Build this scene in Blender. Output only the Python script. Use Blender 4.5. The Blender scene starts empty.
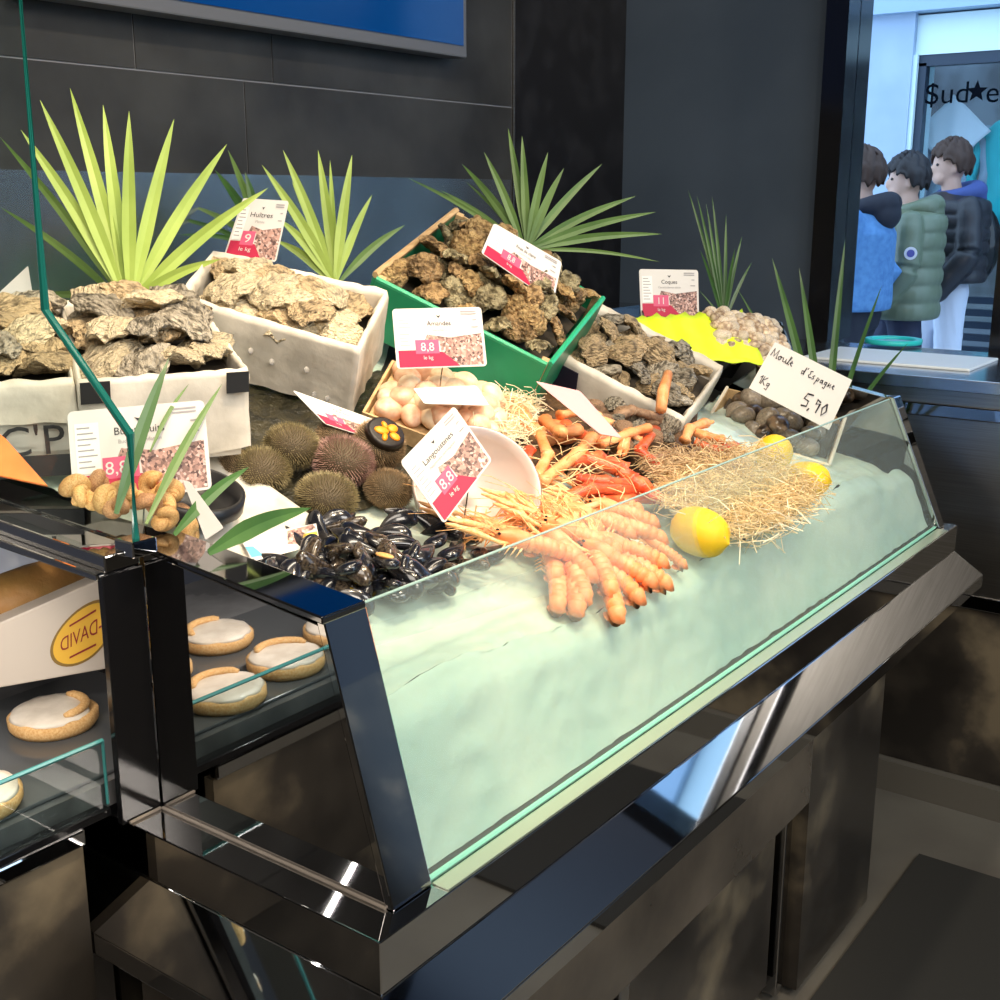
import bpy, bmesh, math, random
from mathutils import Vector, Matrix, noise, Euler
random.seed(7)
SC = bpy.context.scene
COL = SC.collection
R = math.radians
# ------------------------------------------------------------------ camera
F = 1200.0
TH = math.atan(302/1200.0)
CO, SI = math.cos(TH), math.sin(TH)
FX, FY = 0.8060, 0.5919
CAM = Vector((-0.8096, -0.7491, 1.60))
cd = bpy.data.cameras.new('camera'); cam = bpy.data.objects.new('camera', cd); COL.objects.link(cam)
cd.sensor_width = 36; cd.lens = F*36/1000; cd.clip_start = .02; cd.clip_end = 200
cam.location = CAM
cam.rotation_euler = (math.pi/2-TH, 0, math.atan2(FY, FX)-math.pi/2)
SC.camera = cam
# ------------------------------------------------------------------ world, light, exposure
w = bpy.data.worlds.new('sky'); SC.world = w; w.use_nodes = True
nt = w.node_tree; bg = nt.nodes['Background']
bg.inputs[0].default_value = (.52, .74, 1.0, 1); bg.inputs[1].default_value = 2.6
def area(name, loc, target, size, power, col, sy=None):
    l = bpy.data.lights.new(name, 'AREA'); l.energy = power; l.color = col; l.size = size
    if sy: l.shape = 'RECTANGLE'; l.size_y = sy
    o = bpy.data.objects.new(name, l); COL.objects.link(o); o.location = loc
    o.rotation_euler = (Vector(target)-Vector(loc)).to_track_quat('-Z', 'Y').to_euler(); return o
def spot(name, loc, target, power, col, ang=50, r=.04, blend=.6):
    l = bpy.data.lights.new(name, 'SPOT'); l.energy = power; l.color = col; l.spot_size = R(ang); l.spot_blend = blend
    l.shadow_soft_size = r
    o = bpy.data.objects.new(name, l); COL.objects.link(o); o.location = loc
    o.rotation_euler = (Vector(target)-Vector(loc)).to_track_quat('-Z', 'Y').to_euler(); return o
WARM = (1, .80, .55)
spot('ceiling_spot', (.15, -.5, 3.1), (.40, .55, 1.15), 115, WARM, 40, .07)
spot('ceiling_spot', (.9, -.6, 3.1), (.85, .35, 1.05), 95, WARM, 40, .07)
spot('ceiling_spot', (1.6, -.3, 3.1), (1.35, .5, 1.1), 45, WARM, 44, .07)
spot('ceiling_spot', (.5, .5, 3.1), (.55, .95, 1.3), 60, WARM, 40, .07)
area('display_strip_light', (.9, .25, 2.75), (.9, .45, 1.1), 1.5, 16, (1, .88, .7), .12)
area('room_fill_light', (-.9, -.5, 3.2), (.3, 1.0, 1.0), 1.2, 40, (1, .9, .78))  # unseen fill lamp, added to lift the dark walls
area('room_fill_light', (1.0, -2.0, 3.2), (1.6, 0, .8), 1.2, 60, (1, .96, .9))  # second added fill lamp, brightens the lower right stone and cabinet
area('rear_fill_light', (-1.6, -2.6, 2.8), (.3, .5, .6), 1.0, 55, (1, .9, .78))  # lamp added behind the camera to brighten the counter fronts
area('case_fill_light', (-.35, .50, 1.20), (-.2, .8, .9), .5, 1.6, (1, .93, .85), .03)  # added lamp, no fitting modelled, brightens the box and tarts
SC.view_settings.view_transform = 'Standard'; SC.view_settings.look = 'None'
SC.view_settings.gamma = 1; SC.view_settings.use_curve_mapping = False
SC.view_settings.exposure = 0.2
# ------------------------------------------------------------------ pixel to place
def ray(px, py):
    a = (px-500)/F; b = (500-py)/F
    h = CO+b*SI; u = b*CO-SI
    return Vector((h*FX+a*FY, h*FY-a*FX, u))
def onX(px, py, X): d = ray(px, py); return CAM+d*((X-CAM.x)/d.x)
def onY(px, py, Y): d = ray(px, py); return CAM+d*((Y-CAM.y)/d.y)
def onZ(px, py, Z): d = ray(px, py); return CAM+d*((Z-CAM.z)/d.z)
def onD(px, py, t): return CAM+ray(px, py)*t
B0, BS, BY = 1.015, .33, .08
def bedz(y): return B0+BS*(min(max(y, BY), .98)-BY)
def onB(px, py, h=0):
    d = ray(px, py)   # z = B0+BS*(y-BY)+h
    t = (B0+BS*(CAM.y-BY)+h-CAM.z)/(d.z-BS*d.y); return CAM+d*t
def onPl(px, py, p, n):
    d = ray(px, py); return CAM+d*((p-CAM).dot(n)/d.dot(n))
def proj(p):
    v = Vector(p)-CAM; lat = v.x*FY-v.y*FX; f = v.x*FX+v.y*FY
    zc = f*CO-v.z*SI; yc = v.z*CO+f*SI
    return 500+F*lat/zc, 500-F*yc/zc
# ------------------------------------------------------------------ materials
MT = {}
def mat(name, col, rough=.5, metal=0, col2=None, scale=8, bump=0, bscale=None, detail=6, spec=.5, trans=0, ior=1.45,
        emit=None, es=0, ramp=(.35, .65), var=0, sss=0, alpha=1, stretch=None, col3=None, coat=0, bdist=.01):
    if name in MT: return MT[name]
    m = bpy.data.materials.new(name); m.use_nodes = True; N = m.node_tree.nodes; L = m.node_tree.links
    p = N['Principled BSDF']
    p.inputs['Base Color'].default_value = (*col, 1); p.inputs['Roughness'].default_value = rough
    p.inputs['Metallic'].default_value = metal; p.inputs['Specular IOR Level'].default_value = spec
    p.inputs['Transmission Weight'].default_value = trans; p.inputs['IOR'].default_value = ior
    p.inputs['Alpha'].default_value = alpha; p.inputs['Coat Weight'].default_value = coat
    if sss: p.inputs['Subsurface Weight'].default_value = sss; p.inputs['Subsurface Scale'].default_value = .01; p.inputs['Subsurface Radius'].default_value = (1, .6, .4)
    if emit: p.inputs['Emission Color'].default_value = (*emit, 1); p.inputs['Emission Strength'].default_value = es
    tc = N.new('ShaderNodeTexCoord'); src = tc.outputs['Object']
    if stretch:
        mp = N.new('ShaderNodeMapping'); mp.inputs['Scale'].default_value = stretch; L.new(src, mp.inputs[0]); src = mp.outputs[0]
    if col2:
        nz = N.new('ShaderNodeTexNoise'); nz.inputs['Scale'].default_value = scale; nz.inputs['Detail'].default_value = detail
        L.new(src, nz.inputs['Vector'])
        cr = N.new('ShaderNodeValToRGB'); cr.color_ramp.elements[0].position = ramp[0]; cr.color_ramp.elements[1].position = ramp[1]
        cr.color_ramp.elements[0].color = (*col, 1); cr.color_ramp.elements[1].color = (*col2, 1)
        if col3:
            e = cr.color_ramp.elements.new((ramp[0]+ramp[1])/2); e.color = (*col3, 1)
        L.new(nz.outputs[0], cr.inputs[0]); out = cr.outputs[0]
    else: out = None
    if var:
        oi = N.new('ShaderNodeObjectInfo'); hs = N.new('ShaderNodeHueSaturation')
        mr = N.new('ShaderNodeMapRange'); mr.inputs[3].default_value = 1-var; mr.inputs[4].default_value = 1+var
        L.new(oi.outputs['Random'], mr.inputs[0]); L.new(mr.outputs[0], hs.inputs['Value'])
        if out: L.new(out, hs.inputs['Color'])
        else: hs.inputs['Color'].default_value = (*col, 1)
        out = hs.outputs[0]
    if out: L.new(out, p.inputs['Base Color'])
    if bump:
        nb = N.new('ShaderNodeTexNoise'); nb.inputs['Scale'].default_value = bscale or scale*3; nb.inputs['Detail'].default_value = 6
        L.new(src, nb.inputs['Vector'])
        bn = N.new('ShaderNodeBump'); bn.inputs['Strength'].default_value = bump; bn.inputs['Distance'].default_value = bdist
        L.new(nb.outputs[0], bn.inputs['Height']); L.new(bn.outputs[0], p.inputs['Normal'])
    MT[name] = m; return m
def glassmat(name, tint, ior=1.1, rough=0, mixt=.0, spec=1):
    # clear pane: mostly see-through with mirror reflections on top
    m = bpy.data.materials.new(name); m.use_nodes = True; N = m.node_tree.nodes; L = m.node_tree.links
    N.remove(N['Principled BSDF']); o = N['Material Output']
    t = N.new('ShaderNodeBsdfTransparent'); t.inputs[0].default_value = (*tint, 1)
    g = N.new('ShaderNodeBsdfGlossy'); g.inputs['Roughness'].default_value = rough
    fr = N.new('ShaderNodeFresnel'); fr.inputs[0].default_value = ior
    mx = N.new('ShaderNodeMixShader'); ge = N.new('ShaderNodeNewGeometry'); iv = N.new('ShaderNodeMath'); iv.operation = 'SUBTRACT'; iv.inputs[0].default_value = 1; L.new(ge.outputs['Backfacing'], iv.inputs[1]); ml = N.new('ShaderNodeMath'); ml.operation = 'MULTIPLY'; L.new(fr.outputs[0], ml.inputs[0]); L.new(iv.outputs[0], ml.inputs[1]); L.new(ml.outputs[0], mx.inputs[0]); L.new(t.outputs[0], mx.inputs[1]); L.new(g.outputs[0], mx.inputs[2])
    if mixt:
        d = N.new('ShaderNodeBsdfDiffuse'); d.inputs[0].default_value = (.8, .9, .85, 1)
        m2 = N.new('ShaderNodeMixShader'); m2.inputs[0].default_value = mixt
        L.new(mx.outputs[0], m2.inputs[1]); L.new(d.outputs[0], m2.inputs[2]); L.new(m2.outputs[0], o.inputs[0])
    else: L.new(mx.outputs[0], o.inputs[0])
    return m
CHROME = mat('polished_steel', (.62, .62, .63), .035, 1)
CHROME_D = mat('dark_polished_steel', (.30, .30, .31), .05, 1)
STEEL = mat('brushed_steel', (.42, .41, .39), .28, 1, col2=(.34, .33, .31), scale=6, stretch=(1, 1, 60), bump=.03)
BACKSTEEL = mat('backsplash_steel', (.62, .60, .57), .24, 1, col2=(.5, .49, .47), scale=3, bump=.02, bscale=5)
BLACKM = mat('black_metal', (.006, .006, .007), .12)
STONE = mat('mottled_stone', (.022, .019, .016), .28, col2=(.18, .145, .095), scale=3.5, ramp=(.44, .66), detail=9, col3=(.045, .038, .03))
STONE2 = mat('brown_polished_stone', (.045, .038, .03), .22, col2=(.13, .105, .078), scale=4, ramp=(.3, .7))
TILE = mat('dark_wall_tile', (.022, .021, .020), .38, col2=(.050, .049, .046), scale=6, ramp=(.3, .75), detail=10, bump=.05, bscale=20)
GROUT = mat('grey_grout', (.30, .30, .31), .8)
BLACKSTONE = mat('black_stone', (.006, .006, .008), .22, col2=(.02, .02, .023), scale=12, detail=10, ramp=(.45, .8))
PILLAR = mat('blue_grey_panel', (.045, .064, .092), .42, col2=(.062, .085, .118), scale=2.5, detail=8, bump=.02, bscale=30)
GLASS = glassmat('clear_glass', (.95, .98, .96), 1.25, mixt=.07)
GLASSE = mat('green_glass_edge', (.01, .12, .10), .12, emit=(0, .12, .1), es=.0)
GLASSE2 = mat('bright_glass_edge', (.25, .6, .45), .15)
ICE = mat('crushed_ice', (.34, .50, .45), .3, col2=(.66, .72, .62), scale=3, ramp=(.3, .7), bump=.22, bscale=40, sss=.2)
WHITE = mat('white_card', (.70, .67, .64), .5)
RED = mat('crimson_print', (.50, .012, .06), .45)
PINK = mat('pink_print', (.78, .42, .45), .45)
GREYINK = mat('grey_print', (.34, .32, .33), .6)
INK = mat('black_ink', (.02, .018, .025), .6)
PAPER = mat('white_wet_paper', (.72, .67, .58), .55, col2=(.50, .46, .39), scale=14, bump=.3, bscale=25)
CARTON = mat('white_carton', (.66, .61, .54), .6)
WOOD = mat('pale_wood', (.62, .43, .22), .6, col2=(.48, .31, .15), scale=12, stretch=(1, 8, 8))
GREENW = mat('green_crate_paint', (.01, .20, .09), .35, col2=(.02, .30, .14), scale=8)
GREENR = mat('green_crate_rim', (.03, .40, .20), .3)
OYS = [mat('oyster_shell_tan', (.10, .07, .04), .5, col2=(.72, .54, .32), scale=5, detail=10, ramp=(.28, .52), stretch=(1, 2.2, 2), col3=(.36, .27, .16), bump=1, bscale=9, bdist=.03, var=.22),
       mat('oyster_shell_grey', (.05, .045, .035), .45, col2=(.58, .51, .40), scale=5, detail=10, ramp=(.30, .54), stretch=(1, 2.2, 2), col3=(.22, .19, .14), bump=1, bscale=9, bdist=.03, var=.2),
       mat('oyster_shell_cream', (.25, .18, .10), .5, col2=(.86, .72, .48), scale=5, detail=10, ramp=(.26, .48), stretch=(1, 2.2, 2), col3=(.58, .48, .33), bump=1, bscale=9, bdist=.03, var=.15)]
OYD = [mat('oyster_shell_brown', (.05, .03, .012), .45, col2=(.55, .36, .17), scale=5, detail=10, ramp=(.30, .56), col3=(.2, .12, .05), bump=1, bscale=9, bdist=.03, var=.25),
       mat('oyster_shell_olive', (.04, .035, .02), .45, col2=(.48, .41, .24), scale=5, detail=10, ramp=(.30, .56), col3=(.15, .12, .06), bump=1, bscale=9, bdist=.03, var=.25),
       mat('oyster_shell_ochre', (.14, .08, .03), .45, col2=(.58, .40, .18), scale=6, detail=10, ramp=(.33, .6), col3=(.38, .24, .1), bump=1, bscale=9, bdist=.03, var=.2)]
MUS = mat('mussel_shell', (.008, .009, .014), .2, col2=(.05, .045, .042), scale=4, ramp=(.45, .75), var=.4, coat=.5)
MUSM = mat('mussel_meat', (.85, .45, .15), .35, sss=.1)
URB = [mat('urchin_spines_green', (.15, .12, .05), .6, col2=(.32, .26, .13), scale=9, var=.1),
       mat('urchin_spines_purple', (.22, .11, .09), .6, col2=(.45, .28, .23), scale=9),
       mat('urchin_spines_brown', (.19, .12, .06), .6, col2=(.40, .28, .16), scale=9)]
URD = mat('urchin_test', (.09, .065, .035), .7)
ROE = mat('urchin_roe', (.92, .30, .01), .4)
LANG = mat('langoustine_shell', (.88, .24, .07), .4, col2=(.92, .42, .20), scale=5, ramp=(.35, .7), bump=.1, bscale=14, var=.07)
LANGC = mat('langoustine_claw', (.93, .42, .14), .35, col2=(.95, .62, .32), scale=30, ramp=(.35, .7), var=.08)
CRAB = [mat('crab_shell_red', (.62, .06, .02), .3, col2=(.80, .20, .07), scale=30, ramp=(.35, .7), bump=.2, bscale=120, var=.15, coat=.3),
        mat('crab_shell_orange', (.80, .26, .08), .35, col2=(.88, .48, .22), scale=30, ramp=(.35, .7), bump=.2, bscale=120),
        mat('crab_shell_brown', (.16, .09, .05), .6, col2=(.48, .30, .18), scale=40, ramp=(.35, .65), bump=.6, bscale=80)]
ALM = mat('almond_clam_shell', (.76, .52, .31), .42, col2=(.86, .70, .50), scale=4, ramp=(.3, .6), var=.1, bump=.1, bscale=60)
COQ = mat('cockle_shell', (.26, .17, .10), .45, col2=(.66, .52, .36), scale=4, ramp=(.35, .6), var=.3)
BIGM = mat('brown_shell', (.035, .022, .016), .3, col2=(.26, .17, .10), scale=4, ramp=(.4, .65), var=.4, coat=.3)
WHELK = mat('whelk_shell', (.55, .27, .08), .4, col2=(.80, .52, .22), scale=30, ramp=(.35, .65), var=.2, bump=.3, bscale=80)
LEMON = mat('lemon_skin', (.88, .58, .015), .38, bump=.25, bscale=260, sss=.05)
STRAW = mat('straw', (.72, .52, .26), .6, col2=(.84, .66, .36), scale=50)
STRAWB = mat('brown_straw', (.42, .27, .13), .6, col2=(.68, .50, .30), scale=50)
STRAWP = mat('pale_straw', (.85, .72, .45), .6, col2=(.95, .87, .66), scale=50)
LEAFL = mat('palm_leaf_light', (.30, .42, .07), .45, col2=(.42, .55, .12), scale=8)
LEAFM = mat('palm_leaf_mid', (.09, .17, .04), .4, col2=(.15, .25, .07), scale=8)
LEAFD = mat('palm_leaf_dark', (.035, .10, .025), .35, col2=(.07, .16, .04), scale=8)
FILM = glassmat('cling_film', (.93, .95, .95), 1.35, rough=.12, mixt=.10)
# ------------------------------------------------------------------ mesh helpers
def mesh(name, V, Fc, m, parent=None, smooth=False, mi=None, world=True):
    me = bpy.data.meshes.new(name); me.from_pydata([tuple(v) for v in V], [], Fc)
    ms = m if isinstance(m, (list, tuple)) else [m]
    for x in ms: me.materials.append(x)
    if mi: me.polygons.foreach_set('material_index', mi)
    if smooth: me.polygons.foreach_set('use_smooth', [True]*len(Fc))
    me.update()
    bm = bmesh.new(); bm.from_mesh(me); bmesh.ops.recalc_face_normals(bm, faces=bm.faces); bm.to_mesh(me); bm.free()
    o = bpy.data.objects.new(name, me); COL.objects.link(o)
    if parent:
        o.parent = parent
        if world: o.matrix_parent_inverse = Matrix.Translation(-parent.location)
    else:
        pass
    return o
def tag(o, label=None, cat=None, group=None, kind=None):
    if label: o['label'] = label
    if cat: o['category'] = cat
    if group: o['group'] = group
    if kind: o['kind'] = kind
    return o
def thing(name, label, cat, loc=(0, 0, 0), group=None):
    o = bpy.data.objects.new(name, None); COL.objects.link(o); o.location = loc; o.empty_display_size = .05
    return tag(o, label, cat, group)
def recenter(o):
    # put the origin of a single-mesh thing at the middle of its base
    vs = [v.co.copy() for v in o.data.vertices]
    c = Vector(((min(v.x for v in vs)+max(v.x for v in vs))/2, (min(v.y for v in vs)+max(v.y for v in vs))/2, min(v.z for v in vs)))
    o.data.transform(Matrix.Translation(-c)); o.location = c; return o
class MB:
    def __init__(s): s.V = []; s.F = []; s.M = []
    def add(s, V, Fc, mi=0):
        n = len(s.V); s.V += [Vector(v) for v in V]; s.F += [[i+n for i in f] for f in Fc]; s.M += [mi]*len(Fc)
    def hexa(s, a, b, mi=0):   # a: 4 bottom, b: 4 top
        s.add(list(a)+list(b), [(3, 2, 1, 0), (4, 5, 6, 7), (0, 1, 5, 4), (1, 2, 6, 5), (2, 3, 7, 6), (3, 0, 4, 7)], mi)
    def box(s, p, q, mi=0):
        x0, y0, z0 = p; x1, y1, z1 = q
        s.hexa([(x0, y0, z0), (x1, y0, z0), (x1, y1, z0), (x0, y1, z0)], [(x0, y0, z1), (x1, y0, z1), (x1, y1, z1), (x0, y1, z1)], mi)
    def tube(s, pts, rad, n=8, mi=0, flat=1, cap=True):
        pts = [Vector(p) for p in pts]; k = len(pts)
        if not isinstance(rad, (list, tuple)): rad = [rad]*k
        ref = Vector((0, 0, 1)); V = []; Fc = []
        for i, p in enumerate(pts):
            d = (pts[min(i+1, k-1)]-pts[max(i-1, 0)]).normalized()
            a = d.cross(ref)
            if a.length < 1e-3: a = d.cross(Vector((1, 0, 0)))
            a.normalize(); b = a.cross(d).normalized()
            for j in range(n):
                t = 2*math.pi*j/n; V.append(p+a*math.cos(t)*rad[i]+b*math.sin(t)*rad[i]*flat)
        for i in range(k-1):
            for j in range(n): Fc.append((i*n+j, i*n+(j+1) % n, (i+1)*n+(j+1) % n, (i+1)*n+j))
        if cap: Fc.append(list(range(n))[::-1]); Fc.append(list(range((k-1)*n, k*n)))
        s.add(V, Fc, mi)
    def ell(s, c, r, n=16, k=10, mi=0, rot=None, fn=None):
        V = []; Fc = []; c = Vector(c)
        for i in range(k+1):
            ph = math.pi*i/k
            for j in range(n):
                t = 2*math.pi*j/n
                v = Vector((r[0]*math.sin(ph)*math.cos(t), r[1]*math.sin(ph)*math.sin(t), r[2]*math.cos(ph)))
                if fn: v = fn(v)
                if rot: v = rot @ v
                V.append(c+v)
        for i in range(k):
            for j in range(n): Fc.append((i*n+j, i*n+(j+1) % n, (i+1)*n+(j+1) % n, (i+1)*n+j))
        s.add(V, Fc, mi)
    def build(s, name, m, parent=None, smooth=False, world=True):
        o = mesh(name, s.V, s.F, m, parent, smooth, s.M if isinstance(m, (list, tuple)) else None, world)
        bm = bmesh.new(); bm.from_mesh(o.data); bmesh.ops.remove_doubles(bm, verts=bm.verts, dist=1e-6)
        bmesh.ops.recalc_face_normals(bm, faces=bm.faces); bm.to_mesh(o.data); bm.free(); return o
def bevel(o, wd=.003, seg=2):
    md = o.modifiers.new('bevel', 'BEVEL'); md.width = wd; md.segments = seg; md.limit_method = 'ANGLE'; return o
def boxo(name, p, q, m, parent=None, bv=0):
    b = MB(); b.box(p, q); o = b.build(name, m, parent)
    if bv: bevel(o, bv)
    return o
def struct(o): o['kind'] = 'structure'; return o
def copy_tree(o, parent=None):
    c = o.copy(); COL.objects.link(c)
    if parent: c.parent = parent
    for ch in list(o.children): copy_tree(ch, c)
    return c
def remesh(o, vox=.01, sm=2):
    md = o.modifiers.new('r', 'REMESH'); md.mode = 'VOXEL'; md.voxel_size = vox
    if sm: s = o.modifiers.new('s', 'SMOOTH'); s.iterations = sm; s.factor = .5
    dg = bpy.context.evaluated_depsgraph_get()
    me = bpy.data.meshes.new_from_object(o.evaluated_get(dg)); old = o.data
    o.modifiers.clear(); o.data = me; me.polygons.foreach_set('use_smooth', [True]*len(me.polygons)); return o
def textdata(s, size=1, extr=0, align='CENTER', font_shear=0):
    cu = bpy.data.curves.new('t', 'FONT'); cu.body = s; cu.size = size; cu.align_x = align; cu.align_y = 'CENTER'
    cu.extrude = extr; cu.shear = font_shear; cu.resolution_u = 3
    ob = bpy.data.objects.new('t', cu); COL.objects.link(ob)
    dg = bpy.context.evaluated_depsgraph_get(); dg.update()
    me = bpy.data.meshes.new_from_object(ob.evaluated_get(dg))
    V = [v.co.copy() for v in me.vertices]; Fc = [list(p.vertices) for p in me.polygons]
    bpy.data.objects.remove(ob); bpy.data.curves.remove(cu); bpy.data.meshes.remove(me); return V, Fc
# ------------------------------------------------------------------ room shell
YW, XW, ZC = 1.45, 2.9, 3.3
XT = onY(512, 150, YW).x
struct(boxo('floor', (-3, -4, -.1), (XW, YW+.3, 0), mat('floor_tile', (.10, .09, .075), .45, col2=(.15, .14, .115), scale=2.5, bump=.05)))
struct(boxo('ceiling', (-3, -4, ZC), (XW, YW+.3, ZC+.1), mat('dark_ceiling', (.05, .05, .05), .8)))
# back wall: tiles over grout
b = MB(); b.box((-3, YW, 0), (XT, YW+.12, ZC), 1)
rows = [(0.63, 1.24), (1.24, 1.86), (1.86, 2.16), (2.16, 2.77), (2.77, 3.3)]
va = onY(245, 130, YW).x; vb = onY(132, 30, YW).x; vc = onY(271, 60, YW).x
rows = [(1.0, 1.862, [va-.9, va, va+.0001]), (1.862, 2.3, [vb-.4, vb, vc]), (2.3, 2.75, [va-.3, va+.3]), (2.75, 3.3, [vb, vc])]
for z0, z1, xs in rows:
    xs = sorted([-3]+xs+[XT-.004])
    for a, c in zip(xs, xs[1:]):
        if c-a < .01: continue
        b.box((a+.002, YW-.004, z0+.002), (c-.002, YW+.01, z1-.002), 0)
struct(b.build('wall_back', [TILE, GROUT]))
struct(boxo('trim_1', (XT-.004, YW-.008, 0), (XT+.004, YW, ZC), STEEL))
struct(boxo('trim_2', (XT+.004, YW, 0), (XW, YW+.12, ZC), BLACKSTONE))
bs = boxo('steel_backsplash', (-3, YW-.016, 1.0), (XT-.03, YW-.005, 1.653), BACKSTEEL)
tag(bs, 'brushed steel backsplash sheet below the dark wall tiles', 'backsplash')
# right wall with window on to the street
yP = onX(862, 150, XW).y      # panel ends, jamb starts
yJ = onX(880, 5, XW).y; yJ2 = onX(846, 330, XW).y
yG = (onX(874, 30, XW).y+onX(850, 300, XW).y)/2
yR = onX(985, 350, XW).y
yG = onX(857, 170, XW+.16).y
ZS = 1.158
b = MB()
b.box((XW, yG, 0), (XW+.15, YW+.3, ZC)); struct(b.build('wall_right', PILLAR))
boxj = boxo('trim_3', (XW-.05, yG-.02, ZS), (XW+.15, yG+.05, ZC), BLACKM); struct(boxj)
struct(boxo('trim_4', (XW-.04, yR-.10, ZS), (XW+.16, yR-.02, ZC), BLACKM))
struct(boxo('wall_under_window', (XW, -4, 0), (XW+.15, yG, ZS-.03), STONE))
b = MB(); b.box((XW+.04, yR-.02, ZS), (XW+.05, yG-.02, ZC)); g = b.build('window_1', glassmat('window_glass', (.96, .98, 1), 1.2)); struct(g)
# second glazed bay towards the entrance, behind the visitor
b = MB(); b.box((XW+.04, -3.9, ZS), (XW+.05, yR-.1, ZC)); struct(b.build('window_2', MT.get('w2') or glassmat('window_glass_2', (.96, .98, 1), 1.2)))
for k, y in enumerate((-.75, -.95, -1.82)):
    struct(boxo('trim_%d' % (5+k), (XW-.03, y-.04, ZS), (XW+.1, y+.04, ZC), BLACKM))
struct(boxo('trim_9', (XW-.03, -3.9, 2.25), (XW+.1, yR-.1, 2.33), BLACKM))
struct(boxo('wall_left', (-3.1, -4, 0), (-3, YW+.3, ZC), mat('dark_plaster', (.05, .045, .04), .7)))
struct(boxo('wall_front', (-3, -4.1, 0), (1.0, -4, ZC), MT['dark_plaster']))
struct(boxo('wall_front_pier', (2.3, -4.1, 0), (XW+.1, -4, ZC), MT['dark_plaster']))
struct(boxo('wall_blocker_upper', (XW, -4, 2.38), (XW+.12, yR-.1, ZC), mat('navy_blocker', (.02, .026, .045), .4)))  # unseen panel added to cut the window's reflection in the bumper
struct(boxo('wall_blocker_lower', (XW-.001, -4, ZS-.03), (XW+.12, -1.85, 2.38), MT['navy_blocker']))  # unseen wall piece added to block more of the glazed bay's light
# sill and steel cabinet
t = thing('steel_cabinet', 'brushed steel cabinet and worktop beside the window, beyond the seafood counter', 'cabinet', (2.6, 0, 0))
XS = 2.3
o = boxo('worktop', (XS-.01, -1.6, ZS-.032), (XW-.001, yG+.35, ZS), mat('worktop_steel', (.5, .52, .55), .22, 1), t, .002)
boxo('rail', (XS-.005, -1.6, 1.055), (XS+.02, yG+.3, 1.09), CHROME_D, t, .004)
boxo('steel_door', (XS+.006, -1.6, .60), (XS+.5, yG+.3, ZS-.034), STEEL, t)
boxo('stone_base', (XS+.01, -1.6, .09), (XS+.5, yG+.3, .56), STONE, t)
boxo('base_rail', (XS, -1.6, .562), (XS+.03, yG+.3, .6), CHROME_D, t, .003)
boxo('plinth', (XS-.02, -1.6, .0), (XS+.4, yG+.3, .088), mat('grey_plinth', (.12, .11, .09), .5), t)
d = tag(boxo('floor_sheet', (1.25, -1.3, .001), (1.98, .0, .012), mat('dark_floor_sheet', (.02, .019, .016), .9)), 'thin dark sheet on the floor in front of the cabinet', 'mat')  # darker area of the floor, laid as a thin sheet
recenter(d)
# turquoise dish on the sill
c = onZ(893, 346, ZS)
m_tq = mat('turquoise_plastic', (.03, .62, .62), .3)
def ring(c, r0, r1, h, n=40):
    b = MB(); V = []
    prof = [(r0, 0), (r1, 0), (r1, h), (r0, h)]
    for j in range(n):
        a = 2*math.pi*j/n
        for rr, z in prof: V.append((c[0]+rr*math.cos(a), c[1]+rr*math.sin(a), c[2]+z))
    Fc = []
    for j in range(n):
        for q in range(4): Fc.append((j*4+q, j*4+(q+1) % 4, ((j+1) % n)*4+(q+1) % 4, ((j+1) % n)*4+q))
    b.add(V, Fc); return b
t = thing('round_tray', 'turquoise rimmed round tray on a white board by the window', 'tray', c+Vector((0, 0, .009)))
ring((c.x, c.y, ZS+.009), .068, .085, .014).build('rim', m_tq, t, True)
b = ring((c.x, c.y, ZS+.009), .0, .068, .005); b.build('base', mat('pale_blue_plastic', (.22, .35, .5), .3), t)
c0 = onZ(845, 352, ZS); c1 = onZ(1000, 362, ZS); c2 = onZ(960, 344, ZS); c3 = onZ(862, 336, ZS)
b = MB(); b.box((XS+.14, onZ(985, 366, ZS).y, ZS), (XS+.42, onZ(850, 346, ZS).y, ZS+.008))
tag(recenter(bevel(b.build('serving_board', mat('white_board', (.75, .8, .82), .35)), .003)), 'flat white board lying on the steel worktop under the window', 'board')
# wall mounted television
q = onY(470, 58, 1.36); z0 = q.z; x1 = q.x
t = thing('television', 'blue screened wall television with a grey bezel above the backsplash', 'television', (x1-.55, 1.4, z0))
boxo('casing', (x1-1.33, 1.37, z0), (x1, 1.43, z0+.66), mat('grey_bezel', (.12, .125, .14), .35), t, .004)
M = mat('screen_blue', (.0, .02, .09), .12, emit=(.0, .05, .20), es=.5)
boxo('screen', (x1-1.31, 1.366, z0+.03), (x1-.02, 1.371, z0+.64), M, t)
boxo('bracket', (x1-.7, 1.43, z0+.2), (x1-.5, YW-.005, z0+.4), BLACKM, t)
# ------------------------------------------------------------------ seafood counter
LZ, LB = .85, .786
t = COUNTER = thing('seafood_counter', 'polished steel and glass seafood counter with a sloping glass front', 'counter', (1, .5, 0))
b = MB(); b.box((0, 0, LB), (2.04, 1.0, LZ)); bevel(b.build('ledge', CHROME, t), .0015)
fl = .05; zb = .715
b = MB()
b.hexa([(-fl, -fl, zb), (2.04+fl+.03, -fl, zb), (2.04+fl+.03, 1.0, zb), (-fl, 1.0, zb)], [(0, 0, LB-.001), (2.04, 0, LB-.001), (2.04, 1.0, LB-.001), (0, 1.0, LB-.001)])
b.box((-fl, -fl, zb-.03), (2.04+fl+.03, 1.0, zb-.0005)); bevel(b.build('bumper', CHROME, t), .0015)
GS = .284
def gp(x, z, off=0): return Vector((x, .03+GS*(z-.85)+off, z))
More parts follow.
